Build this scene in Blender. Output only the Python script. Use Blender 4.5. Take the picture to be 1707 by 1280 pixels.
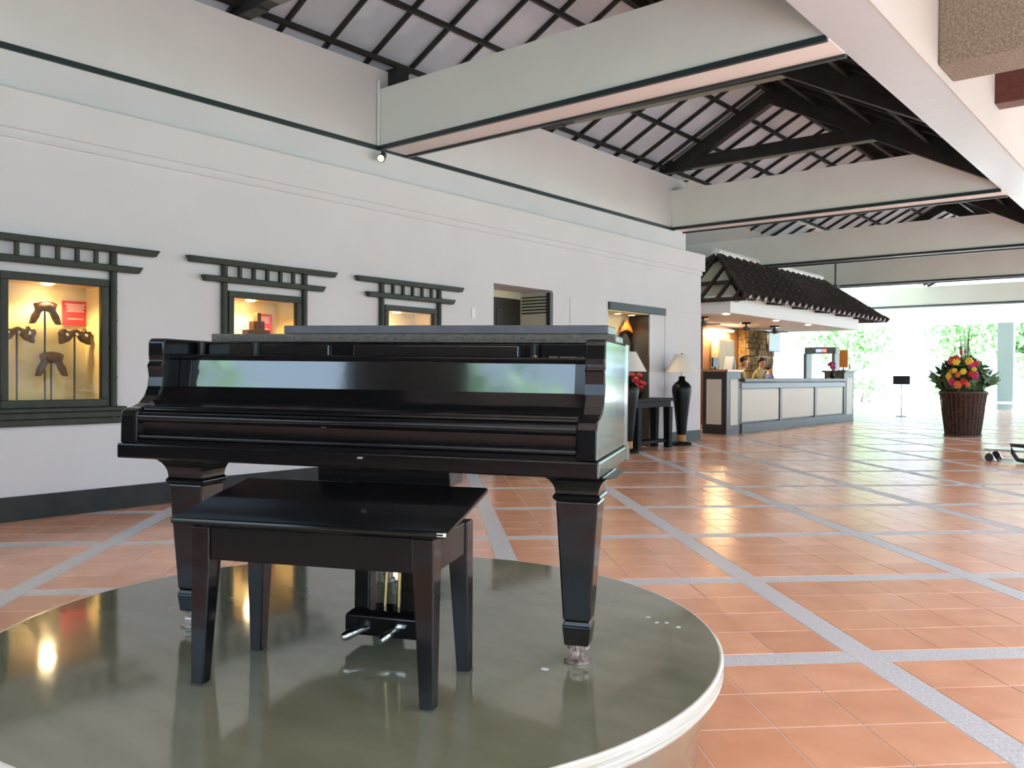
import bpy, bmesh, math, random
from mathutils import Vector, Matrix
R = math.radians
scene = bpy.context.scene
for o in list(bpy.data.objects):
    bpy.data.objects.remove(o)
COL = scene.collection

# ------------------------------------------------------------------ camera
cam_d = bpy.data.cameras.new('camera')
cam = bpy.data.objects.new('camera', cam_d)
COL.objects.link(cam)
cam_d.sensor_width = 36.0
cam_d.lens = 1420.0 / 1707.0 * 36.0
cam_d.clip_start = 0.05
cam_d.clip_end = 400
YAW, PITCH, ROLL = R(39.6), R(-0.6036), R(0.3098)
cam.matrix_world = (Matrix.Translation((0, 0, 1.3)) @ Matrix.Rotation(YAW, 4, 'Z')
                    @ Matrix.Rotation(R(90) + PITCH, 4, 'X') @ Matrix.Rotation(ROLL, 4, 'Z'))
scene.camera = cam

# ------------------------------------------------------------------ world, sun, exposure
world = bpy.data.worlds.new('world')
scene.world = world
world.use_nodes = True
wn = world.node_tree.nodes
wn['Background'].inputs['Color'].default_value = (0.67, 0.91, 1.17, 1)
wn['Background'].inputs['Strength'].default_value = 1.0
sun_d = bpy.data.lights.new('sun', 'SUN')
sun_d.energy = 13.0
sun_d.angle = R(3)
sun_d.color = (0.86, 0.97, 1.0)
sun = bpy.data.objects.new('sun', sun_d)
COL.objects.link(sun)
sun.rotation_euler = (R(-8), R(20), 0)
vs = scene.view_settings
vs.view_transform = 'Standard'
vs.look = 'None'
vs.gamma = 1.0
vs.use_curve_mapping = False
vs.exposure = 1.76
cy = scene.cycles
cy.max_bounces = 9
cy.diffuse_bounces = 6
cy.glossy_bounces = 5
cy.transmission_bounces = 4
cy.transparent_max_bounces = 8
cy.sample_clamp_indirect = 6.0
cy.caustics_reflective = False
cy.caustics_refractive = False
cy.use_denoising = True

# ------------------------------------------------------------------ helpers
class MB:
    def __init__(s):
        s.v = []; s.f = []; s.mi = []
    def add(s, vs_, fs_, m=0):
        n = len(s.v)
        s.v += [tuple(p) for p in vs_]
        s.f += [[i + n for i in f] for f in fs_]
        s.mi += [m] * len(fs_)
        return s
    def box(s, x0, x1, y0, y1, z0, z1, m=0):
        return s.add([(x0,y0,z0),(x1,y0,z0),(x1,y1,z0),(x0,y1,z0),(x0,y0,z1),(x1,y0,z1),(x1,y1,z1),(x0,y1,z1)],
                     [(0,3,2,1),(4,5,6,7),(0,1,5,4),(1,2,6,5),(2,3,7,6),(3,0,4,7)], m)
    def obox(s, c, ax, ay, az, m=0):
        c, ax, ay, az = Vector(c), Vector(ax), Vector(ay), Vector(az)
        vs_ = [c+sx*ax+sy*ay+sz*az for sz in (-1,1) for sx,sy in ((-1,-1),(1,-1),(1,1),(-1,1))]
        return s.add(vs_, [(0,3,2,1),(4,5,6,7),(0,1,5,4),(1,2,6,5),(2,3,7,6),(3,0,4,7)], m)
    def bar(s, p, q, w, h, up=(0,0,1), m=0):
        p, q, up = Vector(p), Vector(q), Vector(up)
        d = (q-p); L = d.length; d.normalize()
        sd = d.cross(up).normalized(); u = sd.cross(d)
        return s.obox((p+q)/2, d*L/2, sd*w/2, u*h/2, m)
    def frustum(s, cx, cy_, z0, z1, w0, d0, w1, d1, m=0):
        return s.add([(cx-w0/2,cy_-d0/2,z0),(cx+w0/2,cy_-d0/2,z0),(cx+w0/2,cy_+d0/2,z0),(cx-w0/2,cy_+d0/2,z0),
                      (cx-w1/2,cy_-d1/2,z1),(cx+w1/2,cy_-d1/2,z1),(cx+w1/2,cy_+d1/2,z1),(cx-w1/2,cy_+d1/2,z1)],
                     [(0,3,2,1),(4,5,6,7),(0,1,5,4),(1,2,6,5),(2,3,7,6),(3,0,4,7)], m)
    def tube(s, pts, r, n=8, m=0, closed=False):
        pts = [Vector(p) for p in pts]
        rs = r if isinstance(r, (list, tuple)) else [r]*len(pts)
        vs_ = []; fs_ = []
        k = len(pts)
        for i, p in enumerate(pts):
            if closed: t = pts[(i+1) % k]-pts[i-1]
            else: t = pts[min(i+1,k-1)]-pts[max(i-1,0)]
            t.normalize()
            up = Vector((0,0,1)) if abs(t.z) < .9 else Vector((1,0,0))
            a = t.cross(up).normalized(); b = a.cross(t)
            for j in range(n):
                an = 2*math.pi*j/n
                vs_.append(p + rs[i]*(math.cos(an)*a + math.sin(an)*b))
        for i in range(k if closed else k-1):
            i2 = (i+1) % k
            for j in range(n):
                j2 = (j+1) % n
                fs_.append((i*n+j, i*n+j2, i2*n+j2, i2*n+j))
        if not closed:
            fs_.append(tuple(range(n))[::-1]); fs_.append(tuple((k-1)*n+j for j in range(n)))
        return s.add(vs_, fs_, m)
    def lathe(s, prof, n=24, c=(0,0,0), m=0, cap=True):
        vs_ = []; fs_ = []
        for r_, z in prof:
            for j in range(n):
                an = 2*math.pi*j/n
                vs_.append((c[0]+r_*math.cos(an), c[1]+r_*math.sin(an), c[2]+z))
        for i in range(len(prof)-1):
            for j in range(n):
                j2 = (j+1) % n
                fs_.append((i*n+j, i*n+j2, (i+1)*n+j2, (i+1)*n+j))
        if cap:
            fs_.append(tuple(range(n))[::-1]); fs_.append(tuple((len(prof)-1)*n+j for j in range(n)))
        return s.add(vs_, fs_, m)
    def prism(s, poly, a0, a1, axis='x', m=0):
        # poly points are (y,z) for x, (x,z) for y, (x,y) for z
        n = len(poly)
        def P(p, a):
            return (a,p[0],p[1]) if axis == 'x' else ((p[0],a,p[1]) if axis == 'y' else (p[0],p[1],a))
        vs_ = [P(p,a0) for p in poly]+[P(p,a1) for p in poly]
        fs_ = [tuple(range(n)), tuple(range(2*n-1, n-1, -1))]
        fs_ += [(i, n+i, n+(i+1) % n, (i+1) % n) for i in range(n)]
        return s.add(vs_, fs_, m)
    def sphere(s, c, r, nu=10, nv=7, sc=(1,1,1), m=0):
        vs_ = []; fs_ = []
        for i in range(nv+1):
            ph = math.pi*i/nv
            for j in range(nu):
                th = 2*math.pi*j/nu
                vs_.append((c[0]+sc[0]*r*math.sin(ph)*math.cos(th), c[1]+sc[1]*r*math.sin(ph)*math.sin(th), c[2]+sc[2]*r*math.cos(ph)))
        for i in range(nv):
            for j in range(nu):
                j2 = (j+1) % nu
                fs_.append((i*nu+j, (i+1)*nu+j, (i+1)*nu+j2, i*nu+j2))
        return s.add(vs_, fs_, m)
    def mesh(s, name, mats, smooth=False, fix=True):
        me = bpy.data.meshes.new(name)
        me.from_pydata(s.v, [], s.f)
        for m in (mats if isinstance(mats, (list, tuple)) else [mats]):
            me.materials.append(m)
        me.polygons.foreach_set('material_index', s.mi)
        if fix:
            bm = bmesh.new(); bm.from_mesh(me)
            bmesh.ops.remove_doubles(bm, verts=bm.verts, dist=1e-5) if smooth else None
            bmesh.ops.recalc_face_normals(bm, faces=bm.faces)
            bm.to_mesh(me); bm.free()
        if smooth:
            me.polygons.foreach_set('use_smooth', [True]*len(me.polygons))
        me.update()
        return me
    def build(s, name, mats, parent=None, smooth=False, bevel=0, fix=True, seg=2):
        me = s.mesh(name, mats, smooth, fix)
        o = bpy.data.objects.new(name, me)
        COL.objects.link(o)
        if parent is not None:
            o.parent = parent
        if bevel:
            b = o.modifiers.new('bevel', 'BEVEL'); b.width = bevel; b.segments = seg; b.limit_method = 'ANGLE'; b.angle_limit = R(35)
        if smooth:
            e = o.modifiers.new('split', 'EDGE_SPLIT'); e.split_angle = R(40)
        return o

def tag(o, label=None, cat=None, group=None, kind=None):
    if label: o['label'] = label
    if cat: o['category'] = cat
    if group: o['group'] = group
    if kind: o['kind'] = kind
    return o
def empty(name, loc=(0,0,0), rot=(0,0,0)):
    o = bpy.data.objects.new(name, None)
    COL.objects.link(o)
    o.location = loc; o.rotation_euler = rot
    o.empty_display_size = .1
    return o
def copy_part(src, parent, loc=None):
    o = src.copy(); COL.objects.link(o); o.parent = parent
    if loc is not None: o.location = loc
    return o
def struct(o): o['kind'] = 'structure'; return o
def catmull(pts, n=6):
    out = []
    P = [Vector(p) for p in pts]
    for i in range(len(P)-1):
        p0 = P[max(i-1,0)]; p1 = P[i]; p2 = P[i+1]; p3 = P[min(i+2,len(P)-1)]
        for k in range(n):
            t = k/n
            out.append(.5*((2*p1)+(-p0+p2)*t+(2*p0-5*p1+4*p2-p3)*t*t+(-p0+3*p1-3*p2+p3)*t**3))
    out.append(P[-1])
    return out

# ------------------------------------------------------------------ materials
def mat(name, col, rough=.5, metal=0, coat=0, noise=None, bump=None, spec=.5, emit=None, trans=0, sheen=0, stretch=None, coat_rough=.05):
    m = bpy.data.materials.new(name); m.use_nodes = True
    nt = m.node_tree; b = nt.nodes['Principled BSDF']
    b.inputs['Base Color'].default_value = (*col, 1)
    b.inputs['Roughness'].default_value = rough
    b.inputs['Metallic'].default_value = metal
    b.inputs['Coat Weight'].default_value = coat
    b.inputs['Coat Roughness'].default_value = coat_rough
    b.inputs['Specular IOR Level'].default_value = spec
    if trans: b.inputs['Transmission Weight'].default_value = trans
    if emit:
        b.inputs['Emission Color'].default_value = (*emit[0], 1); b.inputs['Emission Strength'].default_value = emit[1]
    tc = None
    def coords():
        nonlocal tc
        if tc is None:
            t = nt.nodes.new('ShaderNodeTexCoord')
            if stretch:
                mp = nt.nodes.new('ShaderNodeMapping'); mp.inputs['Scale'].default_value = stretch
                nt.links.new(t.outputs['Object'], mp.inputs['Vector']); tc = mp.outputs['Vector']
            else:
                tc = t.outputs['Object']
        return tc
    if noise:
        sc, c2, lo, hi = noise
        n = nt.nodes.new('ShaderNodeTexNoise'); n.inputs['Scale'].default_value = sc; n.inputs['Detail'].default_value = 4
        nt.links.new(coords(), n.inputs['Vector'])
        mr = nt.nodes.new('ShaderNodeMapRange'); mr.inputs['From Min'].default_value = lo; mr.inputs['From Max'].default_value = hi
        nt.links.new(n.outputs['Fac'], mr.inputs['Value'])
        mx = nt.nodes.new('ShaderNodeMix'); mx.data_type = 'RGBA'
        mx.inputs['A'].default_value = (*col, 1); mx.inputs['B'].default_value = (*c2, 1)
        nt.links.new(mr.outputs['Result'], mx.inputs['Factor'])
        nt.links.new(mx.outputs['Result'], b.inputs['Base Color'])
    if bump:
        sc, st, di = bump
        n = nt.nodes.new('ShaderNodeTexNoise'); n.inputs['Scale'].default_value = sc; n.inputs['Detail'].default_value = 3
        nt.links.new(coords(), n.inputs['Vector'])
        bp = nt.nodes.new('ShaderNodeBump'); bp.inputs['Strength'].default_value = st; bp.inputs['Distance'].default_value = di
        nt.links.new(n.outputs['Fac'], bp.inputs['Height'])
        nt.links.new(bp.outputs['Normal'], b.inputs['Normal'])
        if coat: nt.links.new(bp.outputs['Normal'], b.inputs['Coat Normal'])
    return m
def tile_mat(name, attr):
    m = mat(name, (.60,.22,.10), .22, bump=(5.0,.06,.02))
    nt = m.node_tree; b = nt.nodes['Principled BSDF']
    if attr:
        a = nt.nodes.new('ShaderNodeAttribute'); a.attribute_name = 'tone'; fac = a.outputs['Fac']
    else:
        a = nt.nodes.new('ShaderNodeObjectInfo'); fac = a.outputs['Random']
    g = nt.nodes.new('ShaderNodeNewGeometry')
    n = nt.nodes.new('ShaderNodeTexNoise'); n.inputs['Scale'].default_value = 4.5; n.inputs['Detail'].default_value = 5
    nt.links.new(g.outputs['Position'], n.inputs['Vector'])
    r1 = nt.nodes.new('ShaderNodeMix'); r1.data_type = 'RGBA'
    r1.inputs['A'].default_value = (.74,.37,.215,1); r1.inputs['B'].default_value = (.86,.455,.28,1)
    nt.links.new(fac, r1.inputs['Factor'])
    mr = nt.nodes.new('ShaderNodeMapRange'); mr.inputs['From Min'].default_value = .35; mr.inputs['From Max'].default_value = .72
    nt.links.new(n.outputs['Fac'], mr.inputs['Value'])
    r2 = nt.nodes.new('ShaderNodeMix'); r2.data_type = 'RGBA'; r2.blend_type = 'MULTIPLY'
    r2.inputs['B'].default_value = (.90,.84,.80,1)
    nt.links.new(mr.outputs['Result'], r2.inputs['Factor']); nt.links.new(r1.outputs['Result'], r2.inputs['A'])
    nt.links.new(r2.outputs['Result'], b.inputs['Base Color'])
    return m
M = {}
M['wall'] = mat('pink_white_paint', (.69,.675,.70), .75, noise=(1.2,(.67,.655,.68),.4,.6), bump=(60,.05,.005))
M['beam'] = mat('greenish_white_paint', (.85,.88,.85), .7, noise=(1.0,(.82,.85,.82),.4,.6))
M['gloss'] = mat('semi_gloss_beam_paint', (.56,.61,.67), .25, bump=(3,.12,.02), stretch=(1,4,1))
M['soffit'] = mat('soffit_paint', (.82,.78,.77), .7)
M['trim'] = mat('dark_teal_trim', (.018,.03,.034), .4)
M['skirt'] = mat('dark_skirting', (.018,.019,.021), .4, noise=(6,(.032,.031,.030),.4,.7), spec=.25)
M['grout'] = mat('grout', (.70,.60,.58), .7)
M['tile'] = tile_mat('terracotta_tile', False)
M['tilefar'] = tile_mat('terracotta_tile_field', True)
M['strip'] = mat('speckled_granite', (.68,.69,.72), .40, noise=(90,(.48,.50,.54),.42,.62), bump=(120,.12,.004))
M['black'] = mat('black_lacquer', (.005,.005,.006), .10, bump=(7,.04,.008))
M['mirrorblack'] = mat('polished_black_veneer', (.006,.006,.006), .07, bump=(9,.03,.006))
M['blackdull'] = mat('black_lacquer_worn', (.007,.007,.008), .26, bump=(30,.06,.004), spec=.28)
M['blackmatte'] = mat('black_matte_wood', (.012,.011,.011), .6)  # own near-black colour of the inner boards, matte
M['lidedge'] = mat('worn_hinge_edge', (.16,.135,.115), .38, noise=(40,(.05,.045,.042),.35,.65), stretch=(1,8,8))
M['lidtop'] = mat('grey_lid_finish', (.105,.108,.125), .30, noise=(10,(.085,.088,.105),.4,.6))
M['brass'] = mat('old_brass', (.55,.40,.16), .3, metal=1)
M['chrome'] = mat('worn_nickel', (.72,.70,.68), .22, metal=1)
M['caster'] = mat('dirty_caster_metal', (.55,.50,.46), .38, metal=.7, noise=(40,(.20,.10,.07),.4,.65))
M['olive'] = mat('olive_floor_laminate', (.175,.18,.125), .075, noise=(3.5,(.145,.15,.10),.35,.7), bump=(6,.022,.008), stretch=(1,2.5,1))
M['ply'] = mat('pale_ply_edge', (.62,.60,.52), .15, noise=(4,(.74,.73,.70),.4,.6), stretch=(1,1,60))
M['drum'] = mat('platform_side_varnish', (.33,.25,.17), .16, bump=(4,.08,.01))
M['bamboo'] = mat('dark_olive_bamboo', (.026,.027,.018), .42, noise=(12,(.045,.045,.030),.45,.75), stretch=(1,1,.3), spec=.3)
M['cream'] = mat('cream_case_lining', (.74,.58,.28), .7)
M['red'] = mat('red_card', (.72,.035,.045), .55)
M['redtext'] = mat('pale_print', (.85,.45,.42), .6)
M['wood'] = mat('carved_brown_wood', (.085,.028,.012), .5, noise=(25,(.15,.055,.020),.45,.7), spec=.25)
M['rod'] = mat('thin_iron_rod', (.035,.03,.025), .45)
M['lampglow'] = mat('case_lamp_glow', (1,.9,.7), .5, emit=((1,.86,.58), 14))
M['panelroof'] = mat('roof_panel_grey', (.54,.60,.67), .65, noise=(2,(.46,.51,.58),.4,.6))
M['timber'] = mat('black_roof_timber', (.010,.010,.009), .5, noise=(8,(.022,.021,.018),.4,.7))
M['timberlit'] = mat('lit_timber_edge', (.20,.215,.175), .55)
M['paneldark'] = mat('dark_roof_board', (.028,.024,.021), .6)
M['stone'] = mat('rough_brown_stone', (.20,.155,.12), .9, noise=(45,(.30,.25,.20),.4,.62), bump=(60,.9,.02))
M['redwood'] = mat('dark_red_wood', (.105,.028,.020), .4, noise=(6,(.075,.02,.015),.4,.6), stretch=(1,8,8))
M['doordark'] = mat('dark_brown_door', (.030,.022,.018), .4)
M['jambcream'] = mat('cream_louvre_paint', (.66,.62,.47), .6)
M['header'] = mat('dark_green_header', (.030,.045,.034), .4, spec=.3)
M['niche'] = mat('niche_paint', (.62,.53,.33), .7)
M['mirror'] = mat('mirror_silver', (.85,.9,.88), .03, metal=1)
M['carve'] = mat('orange_gilt_carving', (.55,.16,.03), .4, noise=(30,(.25,.07,.02),.4,.7))
M['shade'] = mat('cream_lamp_shade', (.80,.76,.69), .8)
M['vase'] = mat('black_vase_lacquer', (.006,.006,.006), .25, spec=.22)
M['orangeband'] = mat('orange_wood_band', (.45,.20,.05), .45)
M['redflower'] = mat('red_petals', (.55,.02,.03), .6)
M['pinkflower'] = mat('magenta_petals', (.45,.03,.18), .6)
M['yellowflower'] = mat('yellow_petals', (.72,.52,.04), .6)
M['orangeflower'] = mat('orange_petals', (.62,.16,.04), .6)
M['leafd'] = mat('dark_green_leaf', (.025,.065,.022), .5, noise=(3,(.05,.11,.03),.4,.6))
M['leaf'] = mat('green_leaf', (.20,.36,.15), .6, noise=(1.5,(.32,.46,.22),.4,.6))
M['bark'] = mat('tree_bark', (.14,.10,.07), .8)
M['basket'] = mat('brown_wicker', (.055,.026,.020), .55, noise=(30,(.10,.045,.032),.4,.7), bump=(60,.5,.01))
M['twig'] = mat('pale_dry_twig', (.42,.42,.36), .7)
M['ctr'] = mat('grey_green_counter_stone', (.085,.092,.08), .35, noise=(30,(.15,.155,.14),.45,.7), spec=.3)
M['ctrdark'] = mat('dark_counter_frame', (.030,.027,.024), .3)
M['ctrpanel'] = mat('cream_counter_panel', (.68,.65,.55), .5)
M['copper'] = mat('copper_top', (.60,.28,.16), .3, metal=.6)
M['white'] = mat('white_paint', (.83,.83,.83), .6)
M['roofbrown'] = mat('dark_brown_roof_tile', (.032,.022,.018), .5, noise=(9,(.055,.036,.03),.4,.7))
M['rafter'] = mat('dark_brown_rafter', (.040,.028,.022), .5)
M['capwhite'] = mat('pale_tile_end', (.60,.60,.62), .5)
M['woodpanel'] = mat('warm_wood_panel', (.42,.20,.09), .4, noise=(3,(.32,.15,.07),.4,.6), stretch=(8,8,1))
M['rubble'] = mat('ochre_rubble_stone', (.38,.25,.10), .85, noise=(9,(.20,.12,.05),.4,.6), bump=(12,.8,.04))
M['skin'] = mat('skin', (.46,.24,.15), .5)
M['hair'] = mat('black_hair', (.012,.010,.009), .5)
M['khaki'] = mat('khaki_shirt', (.30,.26,.13), .8)
M['blueshirt'] = mat('blue_shirt', (.05,.09,.34), .8)
M['trouser'] = mat('dark_trousers', (.03,.03,.035), .8)
M['screenpale'] = mat('pale_screen', (.26,.33,.34), .3, emit=((.72,.92,.95), .09))
M['screenblack'] = mat('black_screen', (.008,.008,.009), .15)
M['ledblue'] = mat('blue_indicator', (.1,.1,.5), .4, emit=((.25,.28,1), .9))
M['ledred'] = mat('red_indicator', (.5,.05,.05), .4, emit=((1,.15,.12), .9))
M['greymetal'] = mat('grey_metal', (.22,.235,.235), .4, metal=.2, spec=.4)
M['orangeprint'] = mat('orange_print', (.80,.30,.06), .6)
M['cove'] = mat('cove_light', (1,.9,.7), .5, emit=((1,.84,.55), 5.0))
M['downlight'] = mat('downlight_glow', (1,.9,.7), .5, emit=((1,.85,.55), 7.0))
M['spotglow'] = mat('spot_lens_glow', (.9,.9,.5), .4, emit=((.85,.9,.35), .6))
M['concrete'] = mat('pale_paving', (.60,.61,.60), .7, noise=(.6,(.56,.55,.52),.4,.6))
M['bounce_lawn'] = mat('bounce_lawn_green', (.15,.20,.12), .9, noise=(2,(.20,.25,.16),.4,.6))
M['path'] = mat('grey_path', (.30,.30,.325), .85, noise=(1,(.26,.26,.285),.4,.6))
M['colshade'] = mat('column_shade_grey_green', (.27,.32,.30), .6)  # white column's backlit shade put into one even grey-green
M['tableblack'] = mat('black_table_paint', (.006,.006,.006), .5, spec=.12)
M['beamsidedim'] = mat('dimmed_pink_beam_side', (.50,.455,.445), .7)  # beam side colour, darkened to offset strong light on it
M['chiptan'] = mat('chipped_wood', (.40,.30,.20), .7)
M['rubber'] = mat('black_rubber', (.02,.02,.02), .5)
def glass_mat():
    m = bpy.data.materials.new('case_glass'); m.use_nodes = True
    nt = m.node_tree; nt.nodes.clear()
    out = nt.nodes.new('ShaderNodeOutputMaterial'); mx = nt.nodes.new('ShaderNodeMixShader')
    t = nt.nodes.new('ShaderNodeBsdfTransparent'); g = nt.nodes.new('ShaderNodeBsdfGlossy'); fr = nt.nodes.new('ShaderNodeFresnel')
    g.inputs['Roughness'].default_value = .02; fr.inputs['IOR'].default_value = 1.25
    nt.links.new(fr.outputs[0], mx.inputs[0]); nt.links.new(t.outputs[0], mx.inputs[1]); nt.links.new(g.outputs[0], mx.inputs[2])
    nt.links.new(mx.outputs[0], out.inputs['Surface'])
    return m
M['glass'] = glass_mat()
for k_, ior in (('olive',1.75),('tile',1.65),('tilefar',1.65),('mirrorblack',2.1)):
    M[k_].node_tree.nodes['Principled BSDF'].inputs['IOR'].default_value = ior

# ------------------------------------------------------------------ floor
S2 = math.sqrt(.5)
def ab(a, b): return ((a-b)*S2, (a+b)*S2)
PITCH_S, PITCH_T, STRIP = 1.490, .335, .150
A0, B0 = 2.023, 3.777
FX0, FX1, FY0, FY1 = -13.0, 3.5, -8.0, 38.6
def inside(x, y, e=.1):
    if not (FX0-e < x < FX1+e and FY0-e < y < FY1+e): return False
    if y < 15.6 and x < -8.9: return False
    return True
floor = struct(MB().box(FX0-.3, FX1+.3, FY0-.3, FY1+.3, -.16, -.003).build('floor', M['grout']))
far = []; near = []
cf = Vector((-math.sin(YAW), math.cos(YAW))); cr = Vector((math.cos(YAW), math.sin(YAW)))
for i in range(-30, 40):
    for j in range(-12, 40):
        for ti in range(4):
            for tj in range(4):
                a = A0+i*PITCH_S+STRIP/2+(ti+.5)*PITCH_T
                b = B0+j*PITCH_S+STRIP/2+(tj+.5)*PITCH_T
                x, y = ab(a, b)
                if not inside(x, y): continue
                p = Vector((x, y)); f_, r_ = p.dot(cf), p.dot(cr)
                onplat = math.hypot(x+2.379, y-2.027) < .95
                hid = x < -8.25 and y < 15.6
                if f_ > 2.3 and -.66*f_ < r_ < .64*f_ and not onplat and not hid:
                    near.append((f_, x, y))
                else:
                    far.append((x, y))
near.sort()
far += [(x, y) for _, x, y in near[300:]]
tile_me = MB().add([(-.164,-.164,-.03),(.164,-.164,-.03),(.164,.164,-.03),(-.164,.164,-.03),
                    (-.164,-.164,-.003),(.164,-.164,-.003),(.164,.164,-.003),(-.164,.164,-.003),
                    (-.1628,-.1628,0),(.1628,-.1628,0),(.1628,.1628,0),(-.1628,.1628,0)],
                   [(0,1,5,4),(1,2,6,5),(2,3,7,6),(3,0,4,7),(4,5,9,8),(5,6,10,9),(6,7,11,10),(7,4,8,11),(8,9,10,11)]).mesh('floor_tile', M['tile'])
rng = random.Random(4)
for _, x, y in near[:300]:
    o = bpy.data.objects.new('floor_tile', tile_me); COL.objects.link(o); o.parent = floor
    o.location = (x, y, 0); o.rotation_euler = (rng.gauss(0,.0009), rng.gauss(0,.0009), R(45)+R(90)*rng.randrange(4))
fv = []; ff = []; tone = []
for x, y in far:
    n = len(fv); t = rng.random(); gx, gy = rng.gauss(0,.0009), rng.gauss(0,.0009)
    h = .1628
    for (u, v) in ((-h,-h),(h,-h),(h,h),(-h,h)):
        fv.append((x+(u-v)*S2, y+(u+v)*S2, u*gx+v*gy))
    for (u, v) in ((-h,-h),(h,-h),(h,h),(-h,h)):
        fv.append((x+(u-v)*S2*1.01, y+(u+v)*S2*1.01, -.02))
    ff += [(n,n+1,n+2,n+3)]+[(n+k, n+4+k, n+4+(k+1) % 4, n+(k+1) % 4) for k in range(4)]
    tone += [t]*5
me = bpy.data.meshes.new('floor_tile_field'); me.from_pydata(fv, [], ff)
at = me.attributes.new('tone', 'FLOAT', 'FACE'); at.data.foreach_set('value', tone)
me.materials.append(M['tilefar'])
o = bpy.data.objects.new('floor_tile_field', me); COL.objects.link(o); o.parent = floor; o['kind'] = 'stuff'
def strip_range(fixed, is_a):
    ts = [t*.25 for t in range(-120, 240)]
    ok = [t for t in ts if inside(*(ab(fixed, t) if is_a else ab(t, fixed)), e=0)]
    return (min(ok), max(ok)) if ok else None
for k in range(-12, 24):
    for is_a in (True, False):
        c = (A0 if is_a else B0)+k*PITCH_S
        rg = strip_range(c, is_a)
        if not rg or rg[1]-rg[0] < .6: continue
        m_ = MB().box(-(STRIP/2-.004), STRIP/2-.004, rg[0], rg[1], -.03, -.0005 if is_a else -.0015) if is_a else \
            MB().box(rg[0], rg[1], -(STRIP/2-.004), STRIP/2-.004, -.03, -.0015)
        o = m_.build('granite_strip', M['strip'], floor)
        x, y = ab(c, 0) if is_a else ab(0, c)
        o.location = (x, y, 0); o.rotation_euler = (0, 0, R(45))
        # local x along a, local y along b

# outdoor ground; lawn and path along the open side added to temper bounced light
struct(MB().box(3.9, 10.5, -60, 40, -.168, -.08).build('bounce_path', M['path']))
bounce_lawn = MB().box(10.5, 60, -60, 40, -.168, -.06).build('bounce_lawn', M['bounce_lawn']); struct(bounce_lawn)
struct(MB().box(-60, 3.9, -60, -8.6, -.168, -.06).build('bounce_lawn', M['bounce_lawn']))
struct(MB().box(-60, -13.4, -8.6, 36, -.168, -.06).build('bounce_lawn', M['bounce_lawn']))
struct(MB().box(-70, 60, -60, 110, -.6, -.17).build('ground', M['concrete']))

# ------------------------------------------------------------------ left wall (lower), with openings
XW, XU, XB = -8.08, -8.43, -8.78
WY0, WY1 = -8.0, 15.76
ZL = 3.76
cases = [2.745+2.19*k for k in range(3)]           # left edge of the left post of each display case
opens = [(c+.095, c+1.005, 1.02, 2.13) for c in cases]+[(9.34, 10.76, 0, 2.63), (12.35, 13.74, 0, 2.46)]
w = MB(); y = WY0
for (a, b, z0, z1) in opens:
    w.box(XB, XW, y, a, -.05, ZL)
    if z0 > 0: w.box(XB, XW, a, b, -.05, z0)
    w.box(XB, XW, a, b, z1, ZL)
    y = b
w.box(XB, XW, y, WY1, -.05, ZL)
wl = struct(w.build('wall_left', M['wall']))
# slightly proud upper band and pilasters
w = MB().box(XW, XW+.035, WY0, WY1+.12, 3.42, ZL)
w.box(XB, XW, WY1, WY1+.12, 3.42, ZL)
struct(w.build('trim_1', M['wall'], bevel=.006))
w = MB()
for z0, z1, d in ((3.36,3.42,.018),(3.335,3.36,.03)):
    w.box(XW, XW+d, WY0, WY1+.02, z0, z1)
struct(w.build('trim_2', M['wall'], bevel=.005))
for i, (a, b) in enumerate(((11.22,12.33),(14.30,15.76))):
    struct(MB().box(XW, XW+.012, a, b, 0, 2.56).build('trim_%d' % (3+i), M['wall'], bevel=.006))
w = MB()
for a, b in ((WY0,9.30),(10.80,11.2),(12.33,12.35)):
    w.box(XW, XW+.02, a, b, -.02, .215)
struct(w.build('baseboard_left', M['skirt'], bevel=.004))
struct(MB().box(XW+.012, XW+.03, 14.30, 15.76, 0, .215).build('baseboard_end', M['header'], bevel=.003))
# upper wall
wu = struct(MB().box(XB, XU, WY0, WY1, 3.70, 5.27).build('wall_upper', M['wall']))
struct(MB().box(XU, XU+.03, WY0, WY1-.5, 4.205, 4.26).build('trim_5', M['trim']))

# ------------------------------------------------------------------ ceiling beams
def cross_beam(y0, y1, x0, x1, trims=True, z0=4.24, z1=5.0):
    b = struct(MB().box(x0, x1, y0, y1, z0, z1).build('ceiling_beam', M['beam']))
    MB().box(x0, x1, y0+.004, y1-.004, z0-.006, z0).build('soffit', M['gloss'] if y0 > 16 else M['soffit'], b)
    MB().box(x0, x1, y0-.025, y0+.02, z0-.035, z0+.02).build('edge_trim', M['trim'], b)
    MB().box(x0, x1, y1-.02, y1+.025, z0-.035, z0+.02).build('edge_trim', M['trim'], b)
    return b
cross_beam(7.44, 7.92, XU, -2.63)
cross_beam(15.16, 15.64, XU, -2.63)
cross_beam(21.70, 22.15, -13, -2.63)
cross_beam(28.05, 28.5, -13, -2.63)
cross_beam(37.7, 38.2, -13, -2.63)
# long beam on the open side
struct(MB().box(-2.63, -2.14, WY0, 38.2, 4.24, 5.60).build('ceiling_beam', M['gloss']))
struct(MB().box(-2.14, -2.12, WY0, 38.2, 4.24, 5.60).build('beam_side_slab', M['beamsidedim']))  # slab over the beam's side, dimmed in its colour against overbright light
# porch beam and column outside
struct(MB().box(-30, 2, 44.0, 44.5, 3.80, 5.3).build('ceiling_beam', M['white']))
col = struct(MB().box(-7.72, -7.08, 44.02, 44.48, -.17, 3.80).build('column', M['colshade']))
MB().box(-7.76, -7.04, 43.98, 44.52, .10, .22).build('base_moulding', M['white'], col)

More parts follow.
